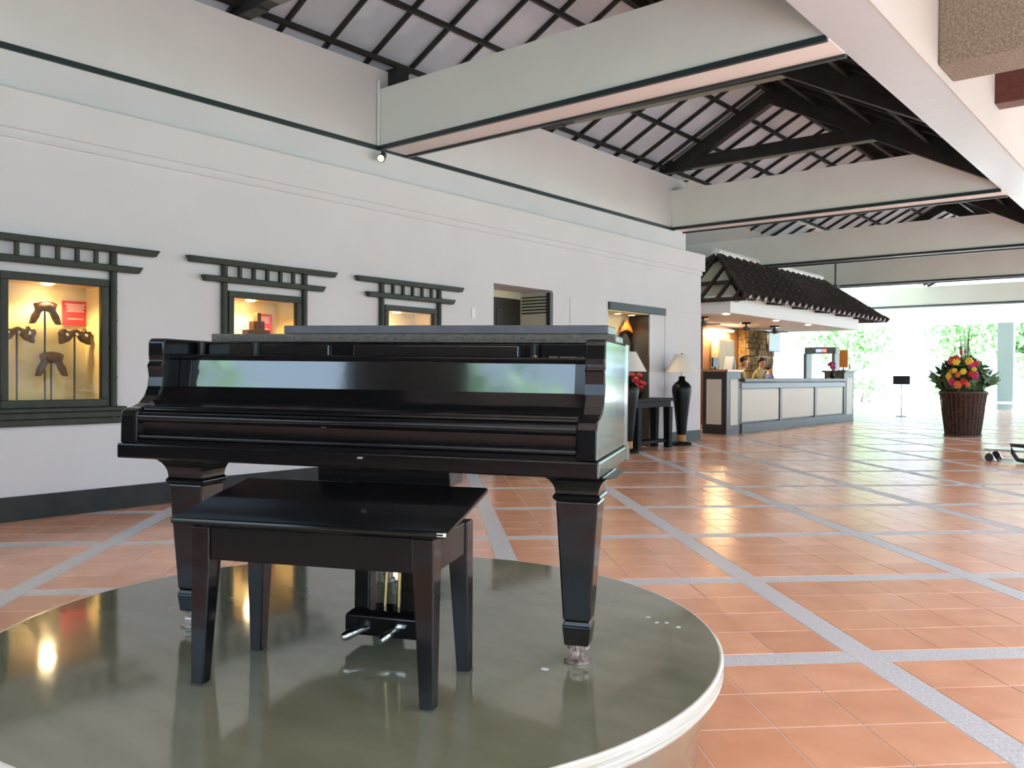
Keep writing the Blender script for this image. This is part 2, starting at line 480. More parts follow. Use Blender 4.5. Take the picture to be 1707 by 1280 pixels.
# ------------------------------------------------------------------ roof over the hall
RX, RZ = -6.27, 6.55
SL = (RZ-5.42)/(RX-XU)
SR = (RZ-4.62)/(-2.63-RX)
def left_z(x): return 5.42+SL*(x-XU)
def right_z(x): return RZ-SR*(x-RX)
roof = struct(empty('ceiling', (0,0,0)))
rows_l = [-9.21, -8.43, -7.66, -6.88, -6.27]
rows_r = [-6.27, -5.4, -4.5, -3.6, -2.5]
RY0, DY, NR = -7.26, .664, 69
pl = {}; rest = {'panelroof': MB(), 'paneldark': MB()}
for k in range(NR):
    y0 = RY0+k*DY
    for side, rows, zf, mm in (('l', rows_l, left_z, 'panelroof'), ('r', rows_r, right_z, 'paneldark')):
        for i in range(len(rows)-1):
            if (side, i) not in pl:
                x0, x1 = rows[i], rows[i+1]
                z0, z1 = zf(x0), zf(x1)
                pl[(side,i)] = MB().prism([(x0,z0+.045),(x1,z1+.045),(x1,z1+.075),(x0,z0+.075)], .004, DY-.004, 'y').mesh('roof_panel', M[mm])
            vis = (side == 'l' and i > 0 and 4 < y0 < 31) or (side == 'r' and 9 < y0 < 31)
            if not vis:
                x0, x1 = rows[i], rows[i+1]
                rest[mm].prism([(x0,zf(x0)+.045),(x1,zf(x1)+.045),(x1,zf(x1)+.075),(x0,zf(x0)+.075)], y0+.004, y0+DY-.004, 'y')
            else:
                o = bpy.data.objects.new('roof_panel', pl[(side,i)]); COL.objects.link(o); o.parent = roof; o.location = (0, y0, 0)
for mm in rest:
    tag(rest[mm].build('roof_panel_field', M[mm], roof), kind='stuff')
rl = MB().bar((-9.2,0,left_z(-9.2)+.01), (RX,0,RZ+.01), .035, .07).mesh('rafter', M['timber'])
rr = MB().bar((RX,0,RZ+.01), (-2.5,0,right_z(-2.5)+.01), .035, .07).mesh('rafter', M['timber'])
for k in range(NR):
    for me_ in (rl, rr):
        o = bpy.data.objects.new('rafter', me_); COL.objects.link(o); o.parent = roof; o.location = (0, RY0+k*DY, 0)
Ya, Yb = RY0, RY0+NR*DY
for x in (-8.40, -7.66, -6.88):
    MB().bar((x,Ya,left_z(x)-.05), (x,Yb,left_z(x)-.05), .05, .06).build('purlin', M['timber'], roof)
for x in (-5.4, -4.5, -3.6):
    MB().bar((x,Ya,right_z(x)-.05), (x,Yb,right_z(x)-.05), .06, .07).build('purlin', M['timber'], roof)
MB().bar((RX,Ya,RZ-.06), (RX,Yb,RZ-.06), .09, .14).build('ridge_beam', M['timber'], roof)
def truss(y):
    t = struct(empty('roof_truss', (0,y,0)))
    def pr(name, poly, w_, m=M['timber']):
        return MB().prism(poly, -w_/2, w_/2, 'y').build(name, m, t)
    d = .30
    pr('principal_rafter', [(XU-.1,left_z(XU-.1)-.02),(RX,RZ-.02),(RX,RZ-.02-d),(XU+.345,5.28),(XU-.1,5.28)], .16)
    pr('principal_rafter', [(RX,RZ-.02),(-2.7,right_z(-2.7)-.02),(-2.7,right_z(-2.7)-.02-d),(RX,RZ-.02-d)], .16)
    kx = -4.13
    pr('tie_beam', [(XU-.1,5.30),(XU-.1,5.52),(kx+.1,5.52),(-2.7,4.76),(-2.7,4.50),(kx,5.28)], .15)
    MB().prism([(XU+.6,5.285),(kx,5.262),(kx,5.28),(XU+.6,5.303)], -.07, .07, 'y').build('lit_edge', M['timberlit'], t)  # pale strips here paint the lit edges of tie and rafter
    MB().prism([(kx,5.262),(-2.75,4.50),(-2.75,4.52),(kx,5.28)], -.07, .07, 'y').build('lit_edge', M['timberlit'], t)
    MB().bar((XU+.2,-.085,left_z(XU+.2)-.03), (RX-.1,-.085,RZ-.08), .012, .035).build('lit_edge', M['timberlit'], t)
    return t
for y in (5.45, 11.0, 14.92, 21.35, 27.7, 33.5):
    truss(y)
struct(MB().box(XU-.15, XU+.16, 7.6, 7.82, 5.0, 5.30).build('rafter_block', M['timber']))
# flat ceilings: side bay over the reception, aisle on the open side
struct(MB().box(-13.2, -8.45, 15.9, 38.2, 5.36, 5.46).build('ceiling_side_bay', M['beam']))
struct(MB().box(-2.2, 3.8, WY0-.3, 38.2, 5.6, 5.72).build('ceiling_aisle', M['soffit']))
struct(MB().box(3.4, 3.8, WY0-.3, 38.2, 4.1, 5.6).build('ceiling_beam', M['beam']))  # unseen outer beam, added and sized to limit incoming sky light
for yy in (-7.6, 3.0, 13.0, 23.0, 36.5):
    struct(MB().box(3.37, 3.83, yy-.25, yy+.25, -.1, 4.1).build('column', M['beam']))
struct(MB().box(-30, 3, 38.2, 44.5, 5.3, 5.4).build('shading_porch_roof', M['white']))  # porch roof slab added to shade the column below
# rear wall invented behind the viewer; dark wainscot and openings shape the piano's reflections
w = MB()
w.box(XB, -5.4, -8.3, WY0, -.05, 3.75); w.box(-2.75, -.85, -8.3, WY0, -.05, 3.75); w.box(1.25, 3.4, -8.3, WY0, -.05, 3.75)
w.box(XB, 3.4, -8.3, WY0, 3.75, 3.95)
w.box(-5.4, -2.75, -8.3, WY0, -.05, 2.38); w.box(-.85, 1.25, -8.3, WY0, -.05, 2.38)
struct(w.build('reflection_wall_rear', M['wall']))
struct(MB().box(XW, 3.4, WY0, WY0+.04, 0, 2.36).build('trim_10', M['doordark']))
struct(MB().box(-2.75, -.85, WY0, WY0+.05, 2.36, 3.74).build('trim_11', M['doordark']))
# wall added to keep the side bay dim behind the reception, with one window
w = MB()
w.box(-13.3, -13.0, 15.8, 24.7, -.05, 5.4); w.box(-13.3, -13.0, 25.9, 30.6, -.05, 5.4)
w.box(-13.3, -13.0, 24.7, 25.9, -.05, .8); w.box(-13.3, -13.0, 24.7, 25.9, 2.5, 5.4)
struct(w.build('dimming_wall_side_bay', M['wall']))
wd = struct(empty('window_1', (-13.1, 24.7, .8)))
MB().box(-.01,.0,0,1.2,0,1.7).build('pane', M['glass'], wd)
for a in (0, .57, 1.14):
    MB().box(-.03,.03,a,a+.06,0,1.7).build('frame_bar', M['white'], wd)
struct(MB().box(-13.0, XB, 15.5, 15.76, -.05, 5.4).build('wall_return', M['wall']))
# stone pier and red timber in the aisle
struct(MB().box(-2.12, 2.2, 9.02, 9.65, 4.33, 5.6).build('stone_lintel', M['stone'], bevel=.02))
struct(MB().box(-2.12, 3.35, 11.75, 12.05, 4.63, 5.0).build('timber_beam', M['redwood'], bevel=.01))

# ------------------------------------------------------------------ display cases
def node_tube(p, q, r, n_nodes, name, parent):
    p, q = Vector(p), Vector(q); m_ = MB()
    pts = [p+(q-p)*t for t in (0,1)]
    m_.tube(pts, r, 12)
    d = (q-p).normalized()
    for i in range(n_nodes):
        c = p+(q-p)*((i+.5)/n_nodes)
        m_.tube([c-d*.008, c+d*.008], r*1.10, 12)
    return m_.build(name, M['bamboo'], parent, smooth=True)
case_lab = ['display case holding four brown carved yokes on rods, nearest the camera',
            'display case with a stepped dark model and red card, middle of three',
            'display case whose lamp shows just above the piano lid, third along the wall']
for k, c in enumerate(cases):
    t = tag(empty('display_case', (XW, c, 0)), case_lab[k], 'display case', 'wall display cases')
    # local: x out of wall, y along wall
    for s_ in (.04, 1.06):
        node_tube((.035,s_,.86), (.035,s_,2.46), .034, 6, 'post', t)
    MB().prism([(-.40,2.495),(1.50,2.495),(1.46,2.432),(-.36,2.432)], .02, .095, 'x').build('top_rail', M['bamboo'], t, bevel=.008)
    MB().prism([(-.23,2.315),(1.33,2.315),(1.29,2.253),(-.195,2.253)], .02, .095, 'x').build('lower_rail', M['bamboo'], t, bevel=.008)
    for j in range(5):
        yy = .04+1.02*(j+1)/6
        MB().box(.035,.075, yy-.016, yy+.016, 2.315, 2.432).build('slat', M['bamboo'], t)
    fr = .065
    MB().box(-.02,.05,.085,1.015,2.105,2.175).build('frame_head', M['bamboo'], t, bevel=.005)
    MB().box(-.02,.05,.085,1.015,.985,1.055).build('frame_foot', M['bamboo'], t, bevel=.005)
    for yy in (.085, .95):
        MB().box(-.02,.05,yy,yy+fr,1.055,2.105).build('frame_stile', M['bamboo'], t, bevel=.005)
    MB().box(-.01,.11,-.06,1.16,.945,.985).build('sill', M['bamboo'], t, bevel=.008)
    MB().box(-.01,.075,-.03,1.13,.885,.945).build('sill_board', M['bamboo'], t, bevel=.008)
    MB().box(-.01,.055,-.03,1.13,.825,.885).build('sill_board', M['bamboo'], t, bevel=.008)
    MB().box(.012,.018,.15,.95,1.055,2.105).build('glass_pane', M['glass'], t)
    # recess lining
    m_ = MB()
    D = -.42
    m_.box(D-.02, D, .07, 1.03, .98, 2.16)
    m_.box(D, -.025, .07, .097, .98, 2.16); m_.box(D, -.025, 1.003, 1.03, .98, 2.16)
    m_.box(D, -.025, .097, 1.003, .98, 1.03); m_.box(D, -.025, .097, 1.003, 2.12, 2.16)
    m_.build('lining', M['cream'], t)
    ly = (.575, .53, .53)[k]
    MB().lathe([(.045,0),(.05,.012)], 16, (-.23,ly,2.106)).build('lamp_disc', M['lampglow'], t)
    ld = bpy.data.lights.new('case_lamp', 'SPOT'); ld.energy = 19; ld.color = (1,.74,.36); ld.spot_size = R(150); ld.spot_blend = .7; ld.shadow_soft_size = .05
    lo = bpy.data.objects.new('case_lamp', ld); COL.objects.link(lo); lo.parent = t; lo.location = (-.23, ly, 2.09)
    lo.rotation_euler = (0, R(-8), 0)
# case contents
def yoke(c, wdt, hgt, label, style, rod_top):
    t = tag(empty('carved_yoke', (XW-.27, c[0], 0)), label, 'carving', 'carved yokes in the display case')
    z = c[1]
    if style == 'arch':
        prof = [(-.5,-1.0),(-.42,-.6),(-.30,-.35),(-.36,-.05),(-.22,.05),(0,.09),(.22,.05),(.36,-.05),(.30,-.35),(.42,-.6),(.5,-1.0),
                (.36,-.98),(.24,-.72),(.16,-.45),(.0,-.36),(-.16,-.45),(-.24,-.72),(-.36,-.98)]
    else:
        prof = [(-.5,-.25),(-.46,-1.0),(-.2,-.78),(-.05,-.40),(.05,-.40),(.2,-.78),(.46,-1.0),(.46,-.62),(.52,-.35),(.47,-.12),(.36,-.18),(.30,.06),(.24,-.18),
                (.12,-.12),(0,.0),(-.12,-.12),(-.24,-.18),(-.36,-.02),(-.44,-.10)]
    m_ = MB().prism([(p[0]*wdt, z+p[1]*hgt) for p in prof], -.035, .035, 'x')
    b = m_.build('carved_head', M['wood'], t, bevel=.008)
    if style == 'arch':
        MB().sphere((.03, 0, z-.20*hgt), .06, 12, 8, (.5,1.2,.7)).build('boss', M['wood'], t, smooth=True)
    else:
        for q in (-.3, 0, .3):
            MB().sphere((.04, q*wdt, z-.38*hgt+abs(q)*-.1*hgt), .018, 8, 6).build('stud', M['chrome'], t, smooth=True)
    MB().tube([(-.01,0,1.035),(-.01,0,z-.3*hgt)], .009, 8).build('rod', M['rod'], t)
    MB().box(-.05,.05,-.05,.05,1.03,1.04).build('rod_foot', M['rod'], t)
    return t
yoke((3.32,1.945), .27, .20, 'arched carved wooden yoke standing highest in its case, under the lamp', 'arch', 0)
yoke((3.08,1.715), .30, .15, 'spread-wing carved yoke at the left side of its display case', 'wing', 0)
yoke((3.585,1.715), .29, .15, 'spread-wing studded carved yoke under the red card', 'wing', 0)
yoke((3.375,1.475), .28, .21, 'arched carved wooden yoke standing lowest in its case', 'arch', 0)
def red_card(yc, zc, s_, label):
    o = tag(empty('red_card', (XW-.40, yc, zc)), label, 'card', 'red cards in display cases')
    MB().box(-.015,.0,-s_,s_,-s_,s_).build('board', M['red'], o)
    for i, (wd, zz) in enumerate(((.8,.72),(.66,.58),(.74,.44),(.6,.30),(.7,.16),(.62,-.45))):
        MB().box(.0,.002,-s_*wd,s_*wd,s_*zz-.006,s_*zz+.006).build('print_line', M['redtext'], o)
red_card(3.645, 1.87, .118, 'red printed card hung behind the carved yokes')
red_card(5.745, 1.87, .118, 'red printed card behind the stepped model')
st = tag(empty('stepped_model', (XW-.24, 5.56, 1.03)), 'dark stepped temple-like model under the lamp of the middle case', 'model')
for i, (w_, h_) in enumerate(((.30,.40),(.24,.60),(.16,.76),(.08,.86),(.03,.95))):
    pw = (.30,.24,.16,.08,.03)[i]
    MB().box(-.08+.01*i, .08-.01*i, -pw, pw*.8, (0,.40,.60,.76,.86)[i], h_).build('tier', M['wood'], st, bevel=.006)
vs3 = tag(empty('carved_figure', (XW-.24, 7.62, 1.03)), 'small carved wooden figure standing in the third display case', 'carving')
MB().lathe([(.09,0),(.09,.03),(.05,.06),(.07,.25),(.10,.42),(.07,.52),(.045,.56),(.06,.62),(.05,.70),(.01,.74)], 16).build('figure', M['wood'], vs3, smooth=True)
MB().lathe([(.11,-.0),(.11,.02)], 16).build('plinth', M['rod'], vs3)

# ------------------------------------------------------------------ doorway and niche in the left wall
d1 = struct(empty('door_1', (0,0,0)))
MB().box(-8.76,-8.70,9.2,10.9,0,2.52).build('door_leaf', M['doordark'], d1)
for yy in (9.62, 10.34):
    MB().box(-8.70,-8.685,yy-.22,yy+.22,.25,1.1).build('door_panel', M['doordark'], d1, bevel=.006)
    MB().box(-8.70,-8.685,yy-.22,yy+.22,1.25,2.35).build('door_panel', M['doordark'], d1, bevel=.006)
MB().tube([(-8.66,9.98,.98),(-8.66,9.98,1.12)], .012, 8).build('door_handle', M['chrome'], d1)
MB().box(-8.76,-8.70,9.2,10.9,2.52,2.63).build('over_panel', M['jambcream'], d1)
j = struct(MB().box(-8.70,-8.14,10.72,10.765,0,2.60).build('trim_6', M['jambcream']))
for i in range(6):
    MB().box(-8.66,-8.17,10.70,10.72,2.28+.05*i,2.30+.05*i).build('louvre_slat', M['ctrdark'], j)
struct(MB().box(-8.15,-8.075,10.69,10.765,0,2.60).build('trim_7', M['doordark']))
struct(MB().box(XB-.02,-8.78,9.2,10.9,0,2.7).build('wall_lobby', M['jambcream']))
nb = struct(MB().box(-8.56,-8.50,12.30,13.80,0,2.5).build('wall_niche', M['niche']))
struct(MB().box(-8.50,-8.075,13.70,13.742,0,2.5).build('trim_8', M['doordark']))
struct(MB().box(-8.10,-8.03,12.33,14.27,2.44,2.57).build('trim_9', M['header'], bevel=.006))
struct(MB().box(-8.5,-8.08,12.36,13.70,2.42,2.455).build('ceiling_niche', M['niche']))
for i, yy in enumerate((12.95, 13.42)):
    t = tag(empty('niche_downlight', (-8.27, yy, 2.415)), ('recessed downlight in the mirror niche, left one', 'recessed downlight in the mirror niche, right one')[i], 'downlight', 'niche downlights')
    MB().lathe([(.06,-.012),(.065,.01)], 16).build('lens', M['downlight'], t)
    MB().lathe([(.06,-.014),(.085,-.010),(.085,.01)], 16, cap=False).build('ring', M['brass'], t)
    ld = bpy.data.lights.new('niche_lamp', 'SPOT'); ld.energy = 10; ld.color = (1,.72,.35); ld.spot_size = R(120); ld.spot_blend = .6; ld.shadow_soft_size = .05
    lo = bpy.data.objects.new('niche_lamp', ld); COL.objects.link(lo); lo.parent = t; lo.location = (0,0,-.03)
mr_ = tag(empty('carved_mirror', (-8.46, 13.475, 0)), 'arched mirror with orange carved crest hanging in the lit niche', 'mirror')
arch = [(-.20,.95),(.20,.95),(.20,1.85)]+[(.20*math.cos(a), 1.85+.26*math.sin(a)) for a in [math.pi*i/12 for i in range(1,12)]]+[(-.20,1.85)]
MB().prism(arch, .02, .03, 'x').build('mirror_glass', M['mirror'], mr_)
MB().tube([(.03,p[0],p[1]) for p in arch], .03, 8, closed=True).build('frame', M['vase'], mr_, smooth=True)
crest = [(-.21,2.10),(-.19,2.17),(-.14,2.20),(-.10,2.27),(-.04,2.29),(0,2.36),(.05,2.31),(.09,2.26),(.14,2.22),(.19,2.16),(.20,2.08),(.12,2.12),(0,2.14),(-.12,2.12)]
MB().prism(crest, .03, .07, 'x').build('crest', M['carve'], mr_, bevel=.01)
# white wall switch
tag(MB().box(XW, XW+.012, 8.86, 8.94, 2.10, 2.24).build('wall_plate', M['white'], bevel=.004), 'small white plate on the wall between third display case and doorway', 'wall plate')

# console table
ct = tag(empty('console_table', (-7.86, 13.28, 0)), 'black console table standing between the two vase lamps', 'table')
MB().box(-.20,.22,-.68,.62,.845,.90).build('table_top', M['tableblack'], ct, bevel=.008)
MB().box(-.16,.18,-.62,.56,.74,.845).build('apron', M['tableblack'], ct)
for sx in (-.13,.15):
    for sy in (-.57,.51):
        MB().frustum(sx,sy,0,.74,.11,.11,.13,.13).build('leg', M['tableblack'], ct, bevel=.006)
MB().box(-.14,.16,-.6,.54,.10,.15).build('lower_shelf', M['tableblack'], ct)
# red flowers on the table
fl = tag(empty('flower_bowl', (-7.83, 12.86, .90)), 'low bowl of red flowers on the console table', 'flowers')
MB().lathe([(.06,0),(.10,.03),(.14,.12),(.13,.12),(.05,.03)], 18).build('bowl', M['vase'], fl, smooth=True)
rng = random.Random(7)
for i in range(12):
    a = rng.random()*6.28; r_ = rng.random()*.16
    MB().sphere((r_*math.cos(a), r_*math.sin(a), .20+.22*rng.random()), .055, 8, 6, (1,1,.7)).build('blossom', M['redflower'], fl, smooth=True)
m_ = MB()
for i in range(10):
    a = rng.random()*6.28; m_.tube([(0,0,.08),(.13*math.cos(a),.13*math.sin(a),.24)], .006, 5)
m_.build('stems', M['leafd'], fl)
# vase lamps
def vase_lamp(x, y, label, h=1.0):
    t = tag(empty('vase_lamp', (x,y,0)), label, 'lamp', 'tall vase lamps by the console table')
    MB().lathe([(.20,0),(.20,.03),(.17,.06),(.13,.08)], 28).build('base', M['vase'], t, smooth=True)
    MB().lathe([(.085,.08),(.085,.20)], 24).build('band', M['orangeband'], t, smooth=True)
    MB().lathe([(.085,.20),(.09,.22),(.11,.45),(.15,.80),(.185,1.02),(.18,1.10),(.13,1.17),(.07,1.21),(.055,1.26),(.075,1.28),(.02,1.30)], 28).build('vase_body', M['vase'], t, smooth=True)
    MB().tube([(0,0,1.28),(0,0,1.46)], .012, 8).build('stem', M['brass'], t)
    MB().lathe([(.31,1.37),(.13,1.70),(.125,1.70),(.303,1.37)], 32, cap=False).build('lamp_shade', M['shade'], t, smooth=True)
    MB().lathe([(.02,1.68),(.025,1.71),(.0,1.74)], 10).build('finial', M['brass'], t, smooth=True)
    m_ = MB()
    for a in (0, 2.09, 4.19): m_.tube([(0,0,1.685),(.128*math.cos(a),.128*math.sin(a),1.685)], .005, 5)
    m_.build('shade_spider', M['brass'], t)
vase_lamp(-7.62, 12.27, 'black vase lamp with cream shade, partly behind the piano')
vase_lamp(-7.72, 14.32, 'black vase lamp with cream shade by the wall end, clear of the piano')

# spotlight and conduit under the beam corner
t = tag(empty('spotlight', (-8.34, 7.43, 4.20)), 'small black spotlight hung under the beam corner', 'spotlight')
MB().tube([(0,0,.0),(0,0,-.05)], .018, 8).build('bracket', M['trim'], t)
MB().tube([(0,.03,-.05),(.02,-.01,-.09),(.05,-.07,-.13)], [.03,.045,.055], 14).build('body', M['trim'], t, smooth=True)
MB().tube([(.05,-.071,-.130),(.0525,-.075,-.1325)], .043, 14).build('lens', M['spotglow'], t)
tag(MB().tube([(XU+.03,7.415,4.26),(XU+.03,7.415,5.10)], .018, 8).build('conduit', M['white']), 'white vertical conduit at the corner of the first beam', 'pipe')

# ------------------------------------------------------------------ piano platform
PC = (-2.379, 2.027); PZ = .38
pf = tag(empty('round_platform', (PC[0], PC[1], 0)), 'low round olive-topped stage under the piano', 'platform')
MB().lathe([(1.265,PZ-.012),(1.265,PZ)], 128).build('top_board', M['olive'], pf)
m_ = MB().lathe([(1.255,.318),(1.27,.322),(1.275,.332),(1.268,.337),(1.275,.343),(1.275,.352),(1.268,.356),(1.275,.361),(1.275,.374),(1.268,.3805),(1.262,.3803)], 128, cap=False)
m_.build('edge_band', M['ply'], pf, smooth=True)
MB().lathe([(1.19,0),(1.195,.11),(1.205,.16),(1.225,.22),(1.25,.29),(1.256,.325)], 128).build('drum', M['drum'], pf, smooth=True)
# scraps on the platform
rng = random.Random(3)
def on_plat(px_x, px_y): return (px_x-PC[0], px_y-PC[1], PZ)

# ------------------------------------------------------------------ grand piano
PW = 1.687; TILT = R(.50)
piano = tag(empty('grand_piano', (-2.968, 1.426, PZ+.001), (0, TILT, R(24.5))), 'black lacquered grand piano with folded lid on the round stage', 'piano')
def zl(x): return x*math.tan(TILT)       # local height of the platform under local x
B = M['black']; BD = M['blackdull']
zb = .634
# cheeks
ck = [(-.005,zb+.04),(-.004,zb+.135),(.004,.787),(.022,.796),(.05,.800),(.085,.812),(.115,.838),(.132,.872),(.138,.905),(.134,.93),(.128,.95),(.140,.962),(.136,.985),(.136,1.035),(.150,1.047),(.62,1.047),(.62,zb+.04)]
for x0 in (0, PW-.066):
    MB().prism(ck, x0, x0+.066, 'x').build('cheek', B, piano, bevel=.006)
# key bed and slip
MB().box(-.008, PW+.008, -.012, .60, zb-.012, zb+.040).build('key_bed', B, piano, bevel=.006)
def roll(yc, zc, r_):
    return [(yc-r_*math.cos(a), zc+r_*math.sin(a)) for a in [R(-80+16*k) for k in range(11)]]
sl = [(.004,zb+.03),(.004,.688)]+roll(.014,.698,.010)+[(.016,.712),(.016,.738)]+roll(.018,.766,.018)+[(.06,.786),(.06,zb+.03)]
MB().prism(sl, .066, PW-.066, 'x').build('key_slip', B, piano, smooth=True)
MB().prism([(.030,.788),(.034,.799),(.225,.872),(.245,.872),(.245,.84),(.06,.775)], .066, PW-.066, 'x').build('fallboard', B, piano, bevel=.004)
MB().prism([(.031,.7995),(.036,.806),(.105,.832),(.105,.826)], .066, PW-.066, 'x').build('fallboard_lip', B, piano, bevel=.002)
MB().prism([(.236,.868),(.246,.972),(.27,.972),(.27,.868)], .066, PW-.066, 'x').build('name_board', M['mirrorblack'], piano)
m_ = MB()
rng = random.Random(11)
for i in range(9):
    x = .62+.08*i+rng.random()*.03
    m_.prism([(.2385,.872),(.2458,.965),(.247,.965),(.24,.872)], x, x+.0022, 'x')
m_.build('veneer_cracks', M['lidedge'], piano)
for x0 in (.066, PW-.116):
    MB().prism([(.222,.868),(.236,.972),(.25,.972),(.25,.868)], x0, x0+.05, 'x').build('key_block', B, piano, bevel=.003)
MB().box(.066, PW-.066, .228, .36, .972, .990).build('name_board_rail', B, piano, bevel=.005)
MB().box(.066, PW-.066, .36, .385, .985, 1.040).build('desk_panel', B, piano, bevel=.003)
MB().box(.11, .62, .345, .36, .992, 1.032).build('desk_slide', M['mirrorblack'], piano, bevel=.003)
MB().box(.72, PW-.34, .345, .36, .992, 1.032).build('desk_slide', M['mirrorblack'], piano, bevel=.003)
for x0 in (.066, .30, PW-.30, PW-.10):
    MB().lathe([(.017,.990),(.017,1.04)], 14, (x0+.02,.335,0)).build('desk_pin', BD, piano, smooth=True)
MB().lathe([(.010,.990),(.012,.994),(.006,.999)], 12, (PW-.27,.30,0)).build('knob', M['brass'], piano, smooth=True)
for i in range(4):
    MB().obox((PW-.20+.035*i,.28+.01*(i % 2),.993), (.014,.004,0), (-.003,.006,0), (0,0,.002)).build('chip', M['lidedge'], piano)
# case rim
out = catmull([(PW,.60),(PW,.70),(PW-.03,.84),(PW-.14,.98),(PW-.34,1.08),(PW-.58,1.18),(PW-.78,1.30),(PW-.98,1.42),(.52,1.50),(.30,1.52),(.12,1.47),(.02,1.34),(0,1.15),(0,.60)], 6)
n = len(out)
inn = []
for i in range(n):
    t_ = (out[min(i+1,n-1)]-out[max(i-1,0)]).normalized()
    inn.append(out[i]+Vector((-t_.y, t_.x))*.055)
v = []; f = []
for p_, q_ in zip(out, inn):
    v += [(p_.x,p_.y,zb+.03),(p_.x,p_.y,1.047),(q_.x,q_.y,1.047),(q_.x,q_.y,zb+.03)]
for i in range(n-1):
    a = i*4; b = a+4
    f += [(a,b,b+1,a+1),(a+1,b+1,b+2,a+2),(a+2,b+2,b+3,a+3),(a+3,b+3,b,a)]
MB().add(v, f).build('case_rim', B, piano, smooth=True)
v = []; f = []
for p_, q_ in zip(out, inn):
    nn = (Vector((p_.x,p_.y))-Vector((q_.x,q_.y))).normalized()*.008
    v += [(p_.x+nn.x,p_.y+nn.y,zb-.012),(p_.x+nn.x,p_.y+nn.y,zb+.040),(q_.x,q_.y,zb+.040),(q_.x,q_.y,zb-.012)]
for i in range(n-1):
    a = i*4; b = a+4
    f += [(a,b,b+1,a+1),(a+1,b+1,b+2,a+2),(a+2,b+2,b+3,a+3),(a+3,b+3,b,a)]
MB().add(v, f).build('base_moulding', B, piano, smooth=True)
MB().prism([(p.x,p.y) for p in inn], zb+.02, zb+.05, 'z').build('bottom_board', M['blackmatte'], piano)
# lid: outline behind the fold line
FY = .54
lo_ = [p for p in out if p.y >= FY]
poly = [(PW-.026,FY)]+[(p.x+(-.026 if p.x > .8 else -.012), p.y+.008) for p in lo_ if p.y > FY+.05]+[(-.012,FY)]
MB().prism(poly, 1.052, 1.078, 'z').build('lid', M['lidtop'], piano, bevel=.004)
MB().box(-.008, PW-.028, FY-.006, FY+.014, 1.050, 1.082).build('piano_hinge', M['lidedge'], piano, bevel=.002)
m_ = MB()
for i in range(41):
    x = .02+i*.0395
    m_.box(x, x+.034, FY-.009, FY-.004, 1.060, 1.071)
m_.build('hinge_leaves', M['lidedge'], piano)
fp = [(.32,FY+.0),(PW-.055,FY+.0),(PW-.055,FY+.20),(.335,FY+.20)]
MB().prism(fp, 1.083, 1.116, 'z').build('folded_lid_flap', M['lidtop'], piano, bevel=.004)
# legs
def pleg(x, y):
    z0 = zl(x)
    lg = MB().frustum(x, y, z0+.135, z0+.520, .088,.088,.136,.136).build('leg', B, piano, bevel=.006)
    m_ = MB()
    m_.frustum(x, y, z0+.055, z0+.118, .078,.078,.092,.092); m_.frustum(x, y, z0+.118, z0+.135, .092,.092,.080,.080)
    m_.build('leg_foot', B, lg, bevel=.004)
    m_ = MB()
    m_.frustum(x, y, z0+.520, z0+.532, .138,.138,.158,.158); m_.frustum(x, y, z0+.532, z0+.545, .158,.158,.142,.142)
    m_.build('leg_collar', B, lg, bevel=.004)
    m_ = MB(); prev = None
    for i in range(7):
        t_ = i/6; zz = z0+.545+t_*(zb-.012-z0-.545); ww = .138+.125*(1-math.sqrt(max(0,1-t_*t_)))
        if prev: m_.frustum(x, y, prev[0], zz, prev[1], prev[1], ww, ww)
        prev = (zz, ww)
    m_.build('leg_capital', B, lg)
    m_ = MB()
    m_.lathe([(.036,z0+.040),(.036,z0+.056)], 16, (x,y,0)); m_.lathe([(.016,z0+.02),(.016,z0+.045)], 12, (x,y,0))
    m_.box(x-.020,x-.014,y-.035,y+.02,z0+.008,z0+.045); m_.box(x+.014,x+.020,y-.035,y+.02,z0+.008,z0+.045)
    cs = m_.build('caster', M['caster'], lg)
    MB().tube([(x-.012,y-.022,z0+.0225),(x+.012,y-.022,z0+.0225)], .022, 16).build('caster_wheel', M['caster'], lg, smooth=True)
    MB().lathe([(.044,z0+.0),(.044,z0+.006),(.03,z0+.010)], 20, (x,y-.012,0)).build('caster_cup', M['caster'], lg)
pleg(1.605, .18); pleg(.180, .18); pleg(.50, 1.20)
# lyre
lx, ly = .945, .17
lyr = MB().box(lx-.24, lx+.24, ly-.06, ly+.07, .560, zb-.012).build('lyre_block', BD, piano, bevel=.005)
for dx in (-.085, .085):
    MB().box(lx+dx-.028, lx+dx+.028, ly-.03, ly+.03, .125, .560).build('lyre_post', B, piano, bevel=.005)
for dx in (-.022, .03):
    MB().tube([(lx+dx,ly+.02,.11),(lx+dx*.7+.01,ly+.03,.57)], .0055, 8).build('pedal_rod', M['brass'], piano)
m_ = MB(); m_.box(lx-.132, lx+.132, ly-.06, ly+.075, .045, .112); m_.frustum(lx, ly+.007, .112, .128, .264,.135,.225,.10)
m_.build('pedal_box', B, piano, bevel=.005)
for dx, yaw in ((-.045,-.055),(.055,-.022)):
    m_ = MB()
    pts = [(lx+dx,ly-.05,.070),(lx+dx+yaw*.35,ly-.09,.072),(lx+dx+yaw*.75,ly-.13,.066),(lx+dx+yaw,ly-.145,.060)]
    m_.tube(pts, [.010,.012,.017,.013], 12)
    pe = m_.build('pedal', M['chrome'], piano, smooth=True)
MB().obox((lx+.075,ly-.061,.088), (.016,0,0), (0,.001,0), (.004,0,.006)).build('scuff', M['chrome'], piano)
for (a, c_) in ((( .92,-.0135,.658),(.009,.003)), ((.78,.0085,.752),(.008,.0015))):
    MB().obox(a, (c_[0],0,0), (0,.001,0), (c_[0]*.2,0,c_[1])).build('chip', M['chiptan'], piano)

